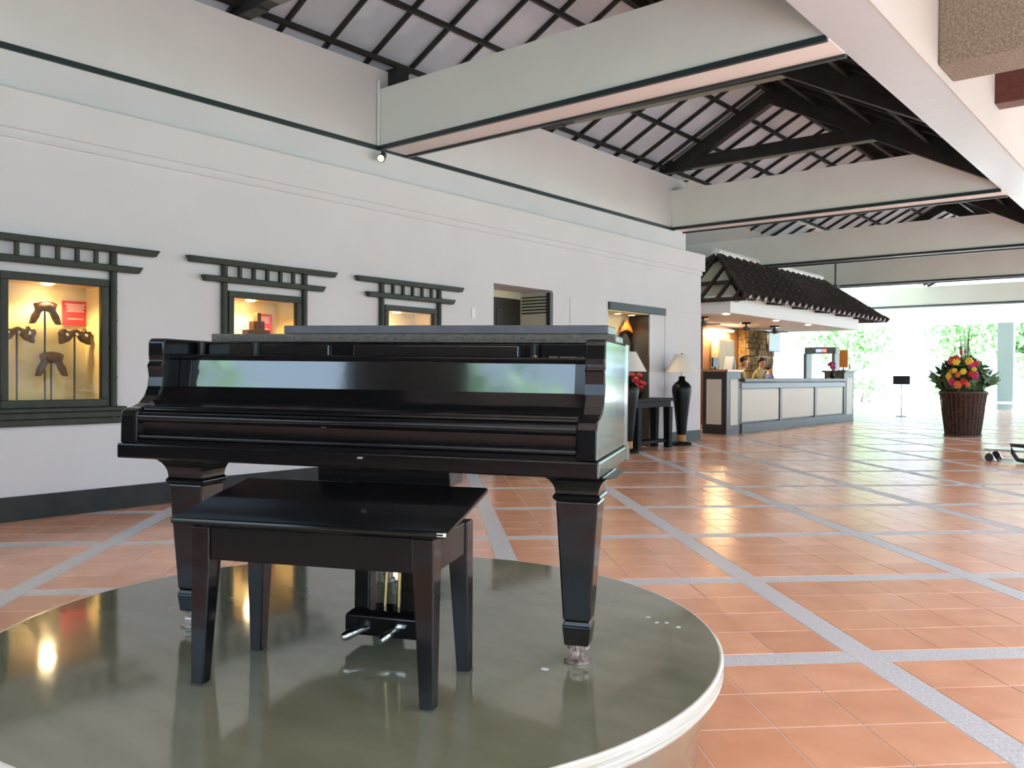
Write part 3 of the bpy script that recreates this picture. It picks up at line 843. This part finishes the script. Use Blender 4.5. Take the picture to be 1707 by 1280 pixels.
# ------------------------------------------------------------------ piano bench (local axes of the piano, flat on the platform)
bench = tag(empty('piano_bench', (-2.968, 1.426, PZ+.001), (0, 0, R(24.5))), 'black lacquered piano bench with its lid slightly raised', 'bench')
bx0, bx1, by0, by1 = .545, 1.305, -.355, -.0
zt = .470
def bleg(x, y, sx, sy):
    m_ = MB()
    w0, w1 = .040, .062
    # outer faces straight, inner faces taper
    def cr_(w_): 
        return [(x, y), (x+sx*w_, y), (x+sx*w_, y+sy*w_), (x, y+sy*w_)]
    a = cr_(w0); b = cr_(w1)
    m_.add([(p[0],p[1],0) for p in a]+[(p[0],p[1],.37) for p in b]+[(p[0],p[1],zt) for p in b],
           [(3,2,1,0),(8,9,10,11)]+[(i,(i+1) % 4,4+(i+1) % 4,4+i) for i in range(4)]+[(4+i,4+(i+1) % 4,8+(i+1) % 4,8+i) for i in range(4)])
    m_.build('leg', B, bench, bevel=.004)
    MB().box(min(x,x+sx*w0)-.002, max(x,x+sx*w0)+.002, min(y,y+sy*w0)-.002, max(y,y+sy*w0)+.002, 0, .004).build('foot_pad', M['lidedge'], bench)
for x, sx in ((bx0,1),(bx1,-1)):
    for y, sy in ((by0,1),(by1,-1)):
        bleg(x, y, sx, sy)
MB().box(bx0+.062, bx1-.062, by0+.006, by0+.028, .372, zt).build('apron', BD, bench, bevel=.003)
MB().box(bx0+.062, bx1-.062, by1-.028, by1-.006, .372, zt).build('apron', BD, bench, bevel=.003)
for x0 in (bx0+.006, bx1-.028):
    MB().box(x0, x0+.022, by0+.062, by1-.062, .372, zt).build('apron', BD, bench, bevel=.003)
MB().box(bx0+.02, bx1-.02, by0+.02, by1-.02, .385, .395).build('tray', M['blackmatte'], bench)
# raised lid
lx0, lx1 = .487, 1.345
yf, zf, yb2, zb2 = -.375, .476, .030, .548
d_ = Vector((0, yb2-yf, zb2-zf)); nrm = Vector((0, -d_.z, d_.y)).normalized()
MB().obox(((lx0+lx1)/2, (yf+yb2)/2, (zf+zb2)/2+.009), ((lx1-lx0)/2,0,0), d_/2, nrm*.010).build('seat_lid', B, bench, bevel=.007)
MB().bar((bx0+.1,by1-.10,.395), (bx0+.1,by1-.05,.530), .012,.012, (1,0,0)).build('lid_prop', M['chrome'], bench)
MB().obox((lx1-.012,yf+.004,zf+.012), (.012,0,0), (0,.004,0), (0,0,.005)).build('chip', M['shade'], bench)

# ------------------------------------------------------------------ reception counter
rc = tag(empty('reception_counter', (-8.38, 17.6, 0)), 'long cream-panelled reception counter under the tiled canopy', 'counter')
# local: y along wall away, x towards hall (front at 0)
def pillar(y0, y1, zt_, near):
    m_ = MB().box(-.58, 0, y0, y1, .0, zt_-.05)
    p = m_.build('end_pillar', M['ctrdark'] if near else M['ctr'], rc, bevel=.006)
    MB().box(-.64, .05, y0-.05, y1+.05, zt_-.05, zt_).build('pillar_cap', M['copper'] if near else M['ctr'], rc, bevel=.006)
    MB().box(-.48, -.12, y0-.012, y0, .22, zt_-.22).build('end_panel', M['ctrpanel'], rc)
    MB().box(0, .012, y0+.18, y1-.16, .20, zt_-.22).build('front_panel', M['ctrpanel'], rc)
    return p
pillar(0, .72, 1.45, True)
MB().box(.0, .006, .0, .72, 0, 1.40).build('pillar_face', M['ctr'], rc)
pillar(7.75, 8.6, 1.48, False)
MB().box(-.5, -.02, .72, 7.75, .0, 1.16).build('body', M['ctr'], rc)
MB().box(-.6, .10, .74, 7.73, 1.17, 1.25).build('countertop', M['ctr'], rc, bevel=.01)
MB().box(-.02, .03, .72, 7.75, 1.02, 1.14).build('front_rail', M['greymetal'], rc, bevel=.004)
MB().box(-.02, .045, .72, 7.75, .0, .21).build('plinth', M['ctr'], rc, bevel=.004)
for (a, b) in ((.78,2.90),(3.12,5.28),(5.50,7.55)):
    MB().box(-.02, .012, a, b, .25, 1.0).build('front_panel', M['ctrpanel'], rc, bevel=.004)
for a in (2.96, 5.34):
    MB().box(-.02, .03, a, a+.10, .21, 1.02).build('mullion', M['greymetal'], rc, bevel=.004)
# back return of the counter (left of the pillar)
bk = tag(empty('back_counter', (-9.9, 18.3, 0)), 'low cream-panelled counter between wall end and near pillar', 'counter')
MB().box(-.9, .15, 0, .5, 0, 1.05).build('body', M['ctrdark'], bk, bevel=.005)
MB().box(-.95, .20, -.05, .55, 1.05, 1.11).build('countertop', M['copper'], bk, bevel=.006)
MB().box(-.7, .05, -.012, 0, .2, .9).build('front_panel', M['ctrpanel'], bk)

# ------------------------------------------------------------------ canopy over the reception
cn = tag(empty('reception_canopy', (0,0,0)), 'hipped canopy of dark brown tiles over the reception counter', 'canopy')
CX0, CX1, CY0, CY1 = -10.7, -8.4, 17.8, 26.65
MB().box(CX1-.06, CX1, CY0, CY1, 2.72, 3.12).build('fascia', M['white'], cn)
MB().box(CX0, CX1-.06, CY0, CY0+.06, 2.72, 3.12).build('fascia', M['white'], cn)
MB().box(CX0, CX1-.06, CY1-.06, CY1, 2.72, 3.12).build('fascia', M['white'], cn)
MB().box(CX0, CX0+.06, CY0+.06, CY1-.06, 2.72, 3.12).build('fascia', M['white'], cn)
MB().box(CX0+.06, CX1-.06, CY0+.06, CY1-.06, 2.722, 2.78).build('soffit', M['soffit'], cn)
EX, EZ, RGX, RGZ, EYN, EYF, RYN, RYF = -8.0, 3.08, -9.5, 4.28, 17.72, 28.2, 19.4, 26.4
BXE = 2*RGX-EX
def slab(name, pts, mm):
    th = .06
    n_ = len(pts)
    vv = [tuple(p) for p in pts]+[(p[0],p[1],p[2]-th) for p in pts]
    ff_ = [tuple(range(n_)), tuple(range(2*n_-1, n_-1, -1))]+[(i, n_+i, n_+(i+1) % n_, (i+1) % n_) for i in range(n_)]
    return MB().add(vv, ff_).build(name, mm, cn)
slab('roof_slope', [(EX,EYN,EZ),(EX,EYF,EZ),(RGX,RYF,RGZ),(RGX,RYN,RGZ)], M['roofbrown'])
slab('roof_slope', [(BXE,EYN,EZ),(RGX,RYN,RGZ),(RGX,RYF,RGZ),(BXE,EYF,EZ)], M['roofbrown'])
slab('roof_hip', [(EX,EYF,EZ),(BXE,EYF,EZ),(RGX,RYF,RGZ)], M['roofbrown'])
slab('hip_lining', [(EX-.25,EYN+.25,EZ-.06),(RGX,RYN+.1,RGZ-.12),(BXE+.25,EYN+.25,EZ-.06)], M['jambcream'])
NRIB = 26
for i in range(NRIB):
    y = EYN+.12+(EYF-EYN-.24)*i/(NRIB-1)
    # how far up the slope this row reaches
    if y < RYN: tt = (y-EYN)/(RYN-EYN)
    elif y > RYF: tt = (EYF-y)/(EYF-RYF)
    else: tt = 1.0
    p0 = Vector((EX+.05, y, EZ-.02)); p1 = Vector((EX+(RGX-EX)*tt, y, EZ+(RGZ-EZ)*tt+.03))
    m_ = MB(); dirv = (p1-p0); L = dirv.length; nseg = max(1, int(L/.32))
    for s_ in range(nseg):
        a = p0+dirv*(s_/nseg); b = p0+dirv*((s_+1.06)/nseg if s_ < nseg-1 else 1)
        m_.tube([a, b], [.085,.062], 8)
    rb = m_.build('tile_row', M['roofbrown'], cn)
    dn = dirv.normalized()
    MB().tube([p0-dn*.012, p0+dn*.01], .045, 8).build('tile_end', M['capwhite'], rb)
MB().tube([(RGX,RYN-.1,RGZ+.06),(RGX,RYF+.1,RGZ+.06)], .10, 8).build('ridge_cap', M['white'], cn)
for p in ((EX,EYN,EZ),(BXE,EYN,EZ),(EX,EYF,EZ),(BXE,EYF,EZ)):
    q = (RGX, RYN if p[1] < 20 else RYF, RGZ+.03)
    MB().bar(p, q, .10, .10).build('hip_rafter', M['rafter'], cn)
for i in range(7):
    x = EX+(BXE-EX)*(i+.5)/7
    tt = 1-abs(x-RGX)/abs(EX-RGX)
    MB().bar((x,EYN-.12,EZ-.07), (x,EYN+(RYN-EYN)*tt,EZ+(RGZ-EZ)*tt), .06, .08).build('jack_rafter', M['rafter'], cn)
for tt in (.0, .38):
    x0 = EX+(RGX-EX)*tt; x1 = BXE+(RGX-BXE)*tt
    MB().bar((x0,EYN+(RYN-EYN)*tt+.05,EZ+(RGZ-EZ)*tt-.06), (x1,EYN+(RYN-EYN)*tt+.05,EZ+(RGZ-EZ)*tt-.06), .08, .09).build('purlin', M['rafter'], cn)
for i in range(6):
    y = 18.2+i*1.6
    MB().tube([(EX+.02,y,EZ-.06),(CX1,y,EZ-.02)], .035, 6).build('bracket', M['rafter'], cn)
# downlights and cove light in the canopy soffit
for i, (x, y, lab) in enumerate(((-8.62,18.05,'glowing downlight at the near corner of the reception canopy'),(-8.62,20.9,'glowing downlight above the middle of the reception counter'),(-8.62,23.1,'glowing downlight above the far half of the reception counter'))):
    t = tag(empty('canopy_downlight', (x,y,2.718)), lab, 'downlight', 'canopy downlights')
    MB().lathe([(.07,-.016),(.075,.0)], 14).build('lens', M['downlight'], t)
    MB().lathe([(.075,-.014),(.10,-.008),(.10,.0)], 14, cap=False).build('ring', M['brass'], t)
    ld = bpy.data.lights.new('canopy_lamp', 'SPOT'); ld.energy = 26; ld.color = (1,.76,.42); ld.spot_size = R(130); ld.spot_blend = .7; ld.shadow_soft_size = .07
    lo = bpy.data.objects.new('canopy_lamp', ld); COL.objects.link(lo); lo.parent = t; lo.location = (0,0,-.05)
# back wall: wood panelling, stone, cove
bw = struct(MB().box(-11.0,-10.85,21.3,25.6,-.1,2.72).build('wall_back', M['woodpanel']))
t = tag(empty('cove_lamp', (-10.72, 22.0, 2.56)), 'warm glowing strip light washing down the wood panelling', 'light')
MB().box(-.05,.05,-.55,.85,.0,.05).build('diffuser', M['cove'], t)
MB().box(-.06,.06,-.57,.87,.05,.07).build('housing', M['white'], t)
ld = bpy.data.lights.new('cove_light', 'AREA'); ld.shape = 'RECTANGLE'; ld.size = .1; ld.size_y = 1.4; ld.energy = 30; ld.color = (1,.72,.36)
lo = bpy.data.objects.new('cove_light', ld); COL.objects.link(lo); lo.parent = t; lo.location = (.02,.15,-.02)
sw = tag(empty('stone_wall', (-10.55, 23.5, 0)), 'ochre rubble stone wall behind the two staff', 'wall')
rng = random.Random(21)
MB().box(-.28,-.06,0,1.95,0,2.70).build('core', M['rubble'], sw)
zz = 0
while zz < 2.62:
    hh = .16+.10*rng.random(); hh = min(hh, 2.70-zz); yy = 0
    while yy < 1.9:
        ww = min(.18+.22*rng.random(), 1.95-yy)
        if ww < .08: break
        MB().box(-.06, rng.random()*.06, yy+.01, yy+ww-.01, zz+.01, zz+hh-.01).build('stone', M['rubble'], sw, bevel=.02, seg=1)
        yy += ww
    zz += hh
cb = tag(empty('tall_cabinet', (-10.6, 21.75, 0)), 'tall cream two-door cabinet against the wood panelling', 'cabinet')
MB().box(-.22,.0,0,.95,0,2.33).build('body', M['jambcream'], cb)
for a in (.01,.48):
    dd = MB().box(0,.02,a,a+.46,.08,2.30).build('door', M['jambcream'], cb, bevel=.004)
    MB().box(.02,.035,a+(.40 if a < .2 else .03),a+(.43 if a < .2 else .06),1.1,1.25).build('handle', M['chrome'], dd)
mo = tag(empty('monitor', (-8.86, 18.0, 1.45)), 'small black computer monitor standing on the near pillar', 'monitor')
MB().box(-.02,.02,-.13,.13,.06,.27).build('screen', M['screenblack'], mo, bevel=.005)
MB().tube([(0,0,.02),(0,0,.10)], .02, 8).build('stand', M['screenblack'], mo)
MB().box(-.08,.08,-.11,.11,0,.02).build('foot', M['screenblack'], mo)
lp = tag(empty('menu_stand', (-8.55, 18.12, 1.45)), 'white folded leaflet holder on the near pillar', 'leaflet')
MB().prism([(-.12,0),(-.02,.30),(0,.30),(.02,.30),(.12,0),(.10,0),(0,.27),(-.10,0)], -.10, .10, 'x').build('leaflet', M['white'], lp)
tv = tag(empty('wall_screen', (-10.0, 24.15, 2.02)), 'pale lit screen hanging beside the stone wall', 'screen')
MB().box(-.05,.0,-.42,.42,.0,.58).build('bezel', M['screenblack'], tv, bevel=.006)
MB().box(.0,.006,-.39,.39,.03,.55).build('display', M['screenpale'], tv)
MB().tube([(-.03,0,.58),(-.03,0,.70)], .025, 8).build('bracket', M['screenblack'], tv)
sh = tag(empty('shelf_unit', (-10.2, 24.1, 0)), 'grey metal shelf unit below the hanging screen', 'shelf')
for zz in (.1,.55,1.0,1.45,1.85):
    MB().box(-.35,.0,-.35,.35,zz,zz+.03).build('shelf_board', M['greymetal'], sh)
for a in (-.35,.0):
    for b in (-.35,.32):
        MB().box(a,a+.03,b,b+.03,0,1.9).build('post', M['greymetal'], sh)
for i, (x, y, lab) in enumerate(((-9.55,18.75,'dark ceiling fan nearest the wall end under the canopy'),(-9.6,21.3,'dark ceiling fan above the first staff member'),(-9.6,23.2,'dark ceiling fan beside the hanging screen'))):
    t = tag(empty('ceiling_fan', (x,y,2.722)), lab, 'fan', 'canopy ceiling fans')
    MB().lathe([(.13,-.04),(.15,0)], 16).build('mount', M['screenblack'], t)
    MB().tube([(0,0,0),(0,0,-.12)], .025, 8).build('rod', M['screenblack'], t)
    MB().lathe([(.05,-.22),(.09,-.19),(.09,-.13),(.05,-.11)], 16).build('motor', M['screenblack'], t, smooth=True)
    for k in range(4):
        a = k*math.pi/2+.5+i
        MB().obox((.24*math.cos(a),.24*math.sin(a),-.17), (.17*math.cos(a),.17*math.sin(a),0), (-.05*math.sin(a),.05*math.cos(a),.012), (0,0,.006)).build('blade', M['screenblack'], t)

# ------------------------------------------------------------------ people
def skin_mesh(name, joints, edges, parent, mm, sub=2):
    names = list(joints)
    me_ = bpy.data.meshes.new(name)
    me_.from_pydata([joints[k][0] for k in names], [(names.index(a), names.index(b)) for a, b in edges], [])
    ob = bpy.data.objects.new(name, me_); COL.objects.link(ob)
    sk = ob.modifiers.new('skin', 'SKIN'); sk.use_smooth_shade = True
    for i, k in enumerate(names):
        r_ = joints[k][1]
        me_.skin_vertices[0].data[i].radius = r_ if isinstance(r_, tuple) else (r_, r_)
        me_.skin_vertices[0].data[i].use_root = (i == 0)
    sb = ob.modifiers.new('sub', 'SUBSURF'); sb.levels = sub; sb.render_levels = sub
    dg = bpy.context.evaluated_depsgraph_get()
    m2 = bpy.data.meshes.new_from_object(ob.evaluated_get(dg))
    bpy.data.objects.remove(ob)
    m2.materials.clear(); m2.materials.append(mm)
    o2 = bpy.data.objects.new(name, m2); COL.objects.link(o2); o2.parent = parent
    return o2
def person(loc, rz, label, shirt, scale=1.0, lean=.10, nod=.05):
    t = tag(empty('person', loc, (0,0,rz)), label, 'person'); t.scale = (scale,)*3
    # facing +x ; y to the left
    L = lean
    J = {'pelvis':((0,0,.95),(.13,.17)), 'belly':((.02,0,1.10),(.12,.15)), 'chest':((L,0,1.30),(.12,.18)), 'neckb':((L+.02,0,1.47),(.06,.07)),
         'neck':((L+.04,0,1.51),(.062,.062)), 'jaw':((L+.07,0,1.575),(.095,.085)), 'head':((L+.07,0,1.64),(.118,.105)), 'crown':((L+.05+nod*.5,0,1.71),(.10,.095))}
    E_ = [('pelvis','belly'),('belly','chest'),('chest','neckb'),('neckb','neck'),('neck','jaw'),('jaw','head'),('head','crown')]
    for s_, n_ in ((1,'l'),(-1,'r')):
        J.update({'sh'+n_:((L,.19*s_,1.43),.055), 'el'+n_:((L+.08,.25*s_,1.16),.042), 'wr'+n_:((L+.30,.16*s_,1.20),.030), 'hd'+n_:((L+.38,.12*s_,1.21),(.018,.035)),
                  'hip'+n_:((0,.09*s_,.88),.085), 'kn'+n_:((.02,.10*s_,.48),.058), 'an'+n_:((0,.10*s_,.08),.04), 'to'+n_:((.14,.11*s_,.035),(.035,.028))})
        E_ += [('chest','sh'+n_),('sh'+n_,'el'+n_),('el'+n_,'wr'+n_),('wr'+n_,'hd'+n_),('pelvis','hip'+n_),('hip'+n_,'kn'+n_),('kn'+n_,'an'+n_),('an'+n_,'to'+n_)]
        for q in range(4):
            J['f%s%d' % (n_,q)] = ((L+.46-.008*abs(q-1.5),(.12-.025*(q-1.5))*s_,1.195),.009)
            E_.append(('hd'+n_,'f%s%d' % (n_,q)))
        J['th'+n_] = ((L+.40,.07*s_,1.22),.010); E_.append(('hd'+n_,'th'+n_))
    skin_mesh('body', J, E_, t, M['skin'])
    G = 1.16
    SJ = {k:(J[k][0], tuple(G*q for q in (J[k][1] if isinstance(J[k][1], tuple) else (J[k][1],)*2))) for k in ('pelvis','belly','chest','shl','shr','ell','elr')}
    SJ['neckb'] = (J['neckb'][0], (.075,.085))
    skin_mesh('shirt', SJ, [('pelvis','belly'),('belly','chest'),('chest','neckb'),('chest','shl'),('chest','shr'),('shl','ell'),('shr','elr')], t, shirt)
    TJ = {k:(J[k][0], tuple(1.18*q for q in (J[k][1] if isinstance(J[k][1], tuple) else (J[k][1],)*2))) for k in ('pelvis','hipl','hipr','knl','knr','anl','anr')}
    skin_mesh('trousers', TJ, [('pelvis','hipl'),('pelvis','hipr'),('hipl','knl'),('hipr','knr'),('knl','anl'),('knr','anr')], t, M['trouser'])
    hx = L+.055+nod*.6
    m_ = MB(); m_.sphere((hx-.045,0,1.70), .110, 14, 9, (1.0,.95,.86))
    m_.build('hair', M['hair'], t, smooth=True)
    MB().sphere((L+.175,0,1.635), .018, 8, 6, (1,.8,1.3)).build('nose', M['skin'], t, smooth=True)
    for s_ in (-1,1):
        MB().sphere((L+.155,.032*s_,1.665), .010, 8, 6).build('eye', M['hair'], t, smooth=True)
        MB().sphere((L+.06,.082*s_,1.635), .022, 8, 6, (1,.4,1.3)).build('ear', M['skin'], t, smooth=True)
    MB().sphere((L+.155,0,1.595), .016, 8, 6, (.6,1.6,.5)).build('mouth', M['carve'], t, smooth=True)
    return t
person((-9.75,21.0,0), R(22), 'person in khaki shirt bending over the desk, in front of the stone wall', M['khaki'], 1.02, .16, .06)
person((-9.75,22.25,0), R(8), 'person in khaki shirt standing nearer the hanging screen', M['khaki'], 1.02, .12, .05)
person((-9.85,23.1,0), R(60), 'person in blue shirt mostly hidden behind the khaki-shirted staff', M['blueshirt'], .92, .12, .04)

# ------------------------------------------------------------------ beyond the counter
gt = tag(empty('metal_detector', (-10.0, 28.0, 0)), 'walk-through metal detector gate with red and blue lights', 'gate')
for sx in (-.5,.42):
    MB().box(sx,sx+.10,-.25,.25,-.0,2.05).build('side_panel', M['greymetal'], gt, bevel=.01)
MB().box(-.5,.52,-.16,.16,2.05,2.26).build('header', M['greymetal'], gt, bevel=.01)
MB().box(-.12,.06,-.17,-.16,2.10,2.20).build('light_strip', M['ledblue'], gt)
MB().box(.08,.22,-.17,-.16,2.10,2.20).build('light_strip', M['ledred'], gt)
ps = tag(empty('orange_poster', (-8.62, 26.0, 1.48)), 'small orange poster standing on the far counter pillar', 'poster')
MB().box(-.12,.12,-.012,.012,.10,.62).build('board', M['orangeprint'], ps)
MB().box(-.15,.15,-.06,.06,0,.02).build('foot', M['greymetal'], ps)
MB().box(-.02,.02,-.01,.01,.02,.12).build('stem', M['greymetal'], ps)
fv2 = tag(empty('flower_vase', (-8.62, 25.05, 1.25)), 'vase of magenta flowers on the far end of the counter', 'flowers')
MB().lathe([(.05,0),(.08,.08),(.05,.18),(.06,.22)], 14).build('vase', M['vase'], fv2, smooth=True)
rng = random.Random(9)
for i in range(9):
    a = rng.random()*6.28
    MB().sphere((.10*math.cos(a)*rng.random(),.12*math.sin(a),.30+.18*rng.random()), .05, 8, 6).build('blossom', M['pinkflower'], fv2, smooth=True)
sg = tag(empty('post_sign', (-8.0, 29.8, 0)), 'small dark board on a thin post near the bright exit', 'sign')
MB().box(-.26,.26,-.02,.02,1.06,1.34).build('board', M['trim'], sg)
MB().tube([(0,.0,.02),(0,.0,1.06)], .014, 8).build('post', M['greymetal'], sg)
MB().lathe([(.16,0),(.16,.02)], 18).build('base', M['greymetal'], sg)
t = tag(empty('security_camera', (-9.3, 27.2, 4.24+.0)), 'small dark security camera hanging above the canopy', 'camera')
MB().tube([(0,0,1.12),(0,0,-.05)], .025, 8).build('drop_rod', M['trim'], t)
MB().box(-.10,.10,-.16,.12,-.22,-.05).build('housing', M['trim'], t, bevel=.01)

# ------------------------------------------------------------------ flower basket
fb = tag(empty('flower_basket', (-4.32, 20.87, 0)), 'huge brown wicker basket overflowing with yellow and red flowers', 'flower basket')
prof = [(.33,.0),(.36,.02)]
for i in range(19):
    z = .04+i*.047; r_ = .325+.115*(z/.95)
    prof += [(r_-.006,z),(r_+.014,z+.023)]
prof += [(.45,.95),(.46,.98),(.42,.98),(.40,.9)]
MB().lathe(prof, 36).build('basket_body', M['basket'], fb, smooth=True)
m_ = MB()
for k in range(30):
    a = 2*math.pi*k/30
    m_.tube([(.345*math.cos(a),.345*math.sin(a),.02),(.465*math.cos(a),.465*math.sin(a),.95)], .012, 5)
m_.build('stakes', M['basket'], fb)
MB().lathe([(.38,0),(.38,.04),(.34,.05)], 30).build('foot_ring', M['basket'], fb)
MB().tube([(.46*math.cos(a),.46*math.sin(a),.97) for a in [2*math.pi*k/36 for k in range(36)]], .03, 8, closed=True).build('rim', M['basket'], fb, smooth=True)
def leaves(mb, c, rad, n_, size, rng_, thick=0):
    for i in range(n_):
        d3 = Vector((rng_.gauss(0,1), rng_.gauss(0,1), rng_.gauss(0,1))).normalized()
        rr_ = .55+.45*rng_.random()
        p = Vector(c)+Vector((d3.x*rad[0], d3.y*rad[1], d3.z*rad[2]))*rr_
        a = Vector((rng_.gauss(0,1), rng_.gauss(0,1), rng_.gauss(0,1))).normalized()
        b = a.cross(d3)
        if b.length < .1: b = a.orthogonal()
        b.normalize(); s_ = size*(.6+.8*rng_.random())
        mb.add([p-a*s_, p+b*s_*.4+d3*s_*.1, p+a*s_, p-b*s_*.4+d3*s_*.1], [(0,1,2),(0,2,3)])
rng = random.Random(5)
m_ = MB(); leaves(m_, (0,0,1.28), (.54,.54,.50), 800, .11, rng)
m_.sphere((0,0,1.20), .40, 14, 9, (1,1,1.05))
o = m_.build('foliage', M['leafd'], fb, fix=False); o['kind'] = 'stuff'
cam_dir = (Vector((0,0))-Vector((-4.32,20.87))).normalized(); side = Vector((-cam_dir.y, cam_dir.x))
cols = ['yellowflower','redflower','orangeflower','yellowflower','redflower','yellowflower','orangeflower','pinkflower']
for i in range(34):
    u = rng.uniform(-.42,.42); zz = rng.uniform(1.12,1.72)
    if abs(u) > .50-(zz-1.12)*.55: u *= .6
    dp = .50*math.sqrt(max(.05,1-(u/.5)**2))*(1 if i % 4 else -1)
    p = side*u+cam_dir*dp
    m_ = MB(); rr_ = .045+.03*rng.random()
    for k in range(6):
        a = k*math.pi/3
        m_.sphere((p.x+rr_*.7*math.cos(a)*side.x+cam_dir.x*.02, p.y+rr_*.7*math.cos(a)*side.y+cam_dir.y*.02, zz+rr_*.7*math.sin(a)), rr_*.55, 6, 4)
    m_.sphere((p.x+cam_dir.x*.03, p.y+cam_dir.y*.03, zz), rr_*.5, 6, 4)
    m_.build('blossom', M[cols[i % len(cols)]], fb)
for i in range(16):
    a = rng.random()*6.28; r0 = .05+.12*rng.random(); h_ = 1.75+.65*rng.random()
    p0 = Vector((r0*math.cos(a), r0*math.sin(a), 1.3)); p1 = Vector((1.9*r0*math.cos(a)-.05, 1.9*r0*math.sin(a), h_))
    m_ = MB(); m_.tube([p0, (p0+p1)/2, p1], [.010,.008,.004], 5)
    for k in range(5):
        q = p0.lerp(p1, .55+.09*k); a2 = rng.random()*6.28
        m_.tube([q, q+Vector((.10*math.cos(a2),.10*math.sin(a2),.12))], [.005,.003], 4)
    m_.build('twig', M['twig'] if i % 3 else M['leafd'], fb)
for i in range(9):
    a = rng.random()*6.28; h_ = 1.5+.5*rng.random()
    q = Vector((.25*math.cos(a), .25*math.sin(a), h_))
    m_ = MB(); m_.tube([(q.x*.4,q.y*.4,1.2), q], [.012,.008], 5); 
    m_.sphere((q.x,q.y,q.z), .035, 6, 5, (1,1,1.8)); m_.build('bud_stalk', M['leafd'] if i % 2 else M['redflower'], fb)
for sgn in (-1,1):
    m_ = MB(); cpt = side*(.44*sgn)
    for k in range(26):
        a = rng.gauss(0,.5); L_ = rng.uniform(.15,.36)
        b0 = Vector((cpt.x, cpt.y, 1.08+rng.random()*.2)); dr = Vector((side.x*sgn, side.y*sgn, .5+a*.6)).normalized()
        e_ = b0+dr*L_; w_ = Vector((cam_dir.x,cam_dir.y,0)).cross(dr)*.03
        m_.add([b0-w_*.4, (b0+e_)/2+w_, e_, (b0+e_)/2-w_], [(0,1,2),(0,2,3)])
    m_.build('leaf_spray', M['leaf'], fb, fix=False)

# ------------------------------------------------------------------ luggage trolley at the right edge
tr = tag(empty('luggage_trolley', (-2.42, 15.25, 0)), 'polished metal luggage trolley at the right edge of the photo', 'trolley')
MB().box(-.38,.62,-.32,.32,.16,.19).build('deck', M['chrome'], tr, bevel=.01)
for sx in (-.30,.54):
    for sy in (-.26,.26):
        MB().prism([(sx-.10,.0),(sx+.10,.0),(sx,.17)], sy-.02, sy+.02, 'y').build('wheel_fork', M['chrome'], tr, bevel=.006)
        MB().tube([(sx,sy-.045,.06),(sx,sy-.022,.06)], .06, 16).build('wheel', M['rubber'], tr)
MB().tube([(.0,-.36,.27),(.03,-.37,.16),(.10,-.37,.05),(.24,-.37,.03),(.34,-.37,.08),(.34,-.37,.20),(.22,-.36,.26)], .030, 8, closed=True).build('bumper', M['rubber'], tr, smooth=True)
for sx in (.05,.58):
    for sy in (-.28,.28):
        MB().tube([(.62,sy,.19),(.62,sy,1.5),(.60,sy*.6,1.75)], .018, 8).build('upright', M['brass'], tr) if sx > .5 else None
MB().tube([(.60,-.17,1.75),(.60,0,1.80),(.60,.17,1.75)], .018, 8).build('top_rail', M['brass'], tr)

# ------------------------------------------------------------------ scraps on the platform
for i, (x, y, s_, lab) in enumerate(((-1.607,2.11,.012,'white paper scrap on the stage in front of the right piano leg'),(-1.595,2.78,.008,'tiny white crumbs on the far right of the stage'))):
    t = tag(empty('paper_scrap', (x,y,PZ)), lab, 'scrap')
    for k in range(1 if i == 0 else 4):
        MB().obox((.03*k*(1 if k % 2 else -1),.02*(k % 3),.0025), (s_,0,.001), (0,s_*.5,.001), (0,0,.0012)).build('piece', M['white'], t)

# ------------------------------------------------------------------ planting outside
def bush(name, c, rad, n_, size, label, cat, seed, trunk=None, group=None):
    rg = random.Random(seed)
    t = tag(empty(name, (c[0],c[1],-.17)), label, cat, group)
    m_ = MB(); leaves(m_, (0,0,c[2]), rad, n_, size, rg)
    leaves(m_, (0,0,c[2]), (rad[0]*.6,rad[1]*.6,rad[2]*.6), n_//2, size, rg)
    o_ = m_.build('foliage', M['leaf'], t, fix=False); o_['kind'] = 'stuff'
    MB().tube([(0,0,0),(.1,.05,c[2]*.5),(0,0,c[2])], [.18,.13,.06] if trunk else [.05,.04,.02], 8).build('trunk', M['bark'], t, smooth=True)
far_g = [((-19,58,4.0),(3.5,3,2.6),'round leafy tree seen beyond the far end of the counter',1),
         ((-13.0,64,4.2),(3.2,3,2.8),'leafy tree straight beyond the small dark sign',1),
         ((-8.0,58,3.4),(2.2,2.0,2.2),'leafy tree just left of the flower basket outside',1),
         ((-2.6,57,3.6),(2.2,2.2,2.4),'leafy tree right of the white column outside',1),
         ((-16.2,52,.8),(2.2,1.2,.8),'low shrub outside beyond the metal detector',0),
         ((-11.0,53,.7),(2.0,1.0,.6),'low shrub outside behind the small dark sign',0),
         ((-6.6,51,.9),(1.6,1.0,.8),'low shrub outside between basket and white column',0),
         ((-27,50,3.0),(2.5,3,2.6),'leafy tree seen through the reception over the staff',1)]
for i, (c, rad, lab, tk) in enumerate(far_g):
    bush('garden_tree' if tk else 'garden_shrub', c, rad, 700 if tk else 350, .30 if tk else .16, lab, 'tree' if tk else 'shrub', 40+i, tk)
side_g = [(13,-4),(14,5),(14,14),(15,24),(1,-17),(-8,-18)]
for i, (x, y) in enumerate(side_g):
    bush('garden_tree', (x,y,2.8), (3.4,3.2,2.6), 500, .38, 'leafy garden tree outside the open side of the hall', 'tree', 80+i, 1, 'garden trees outside the open side')
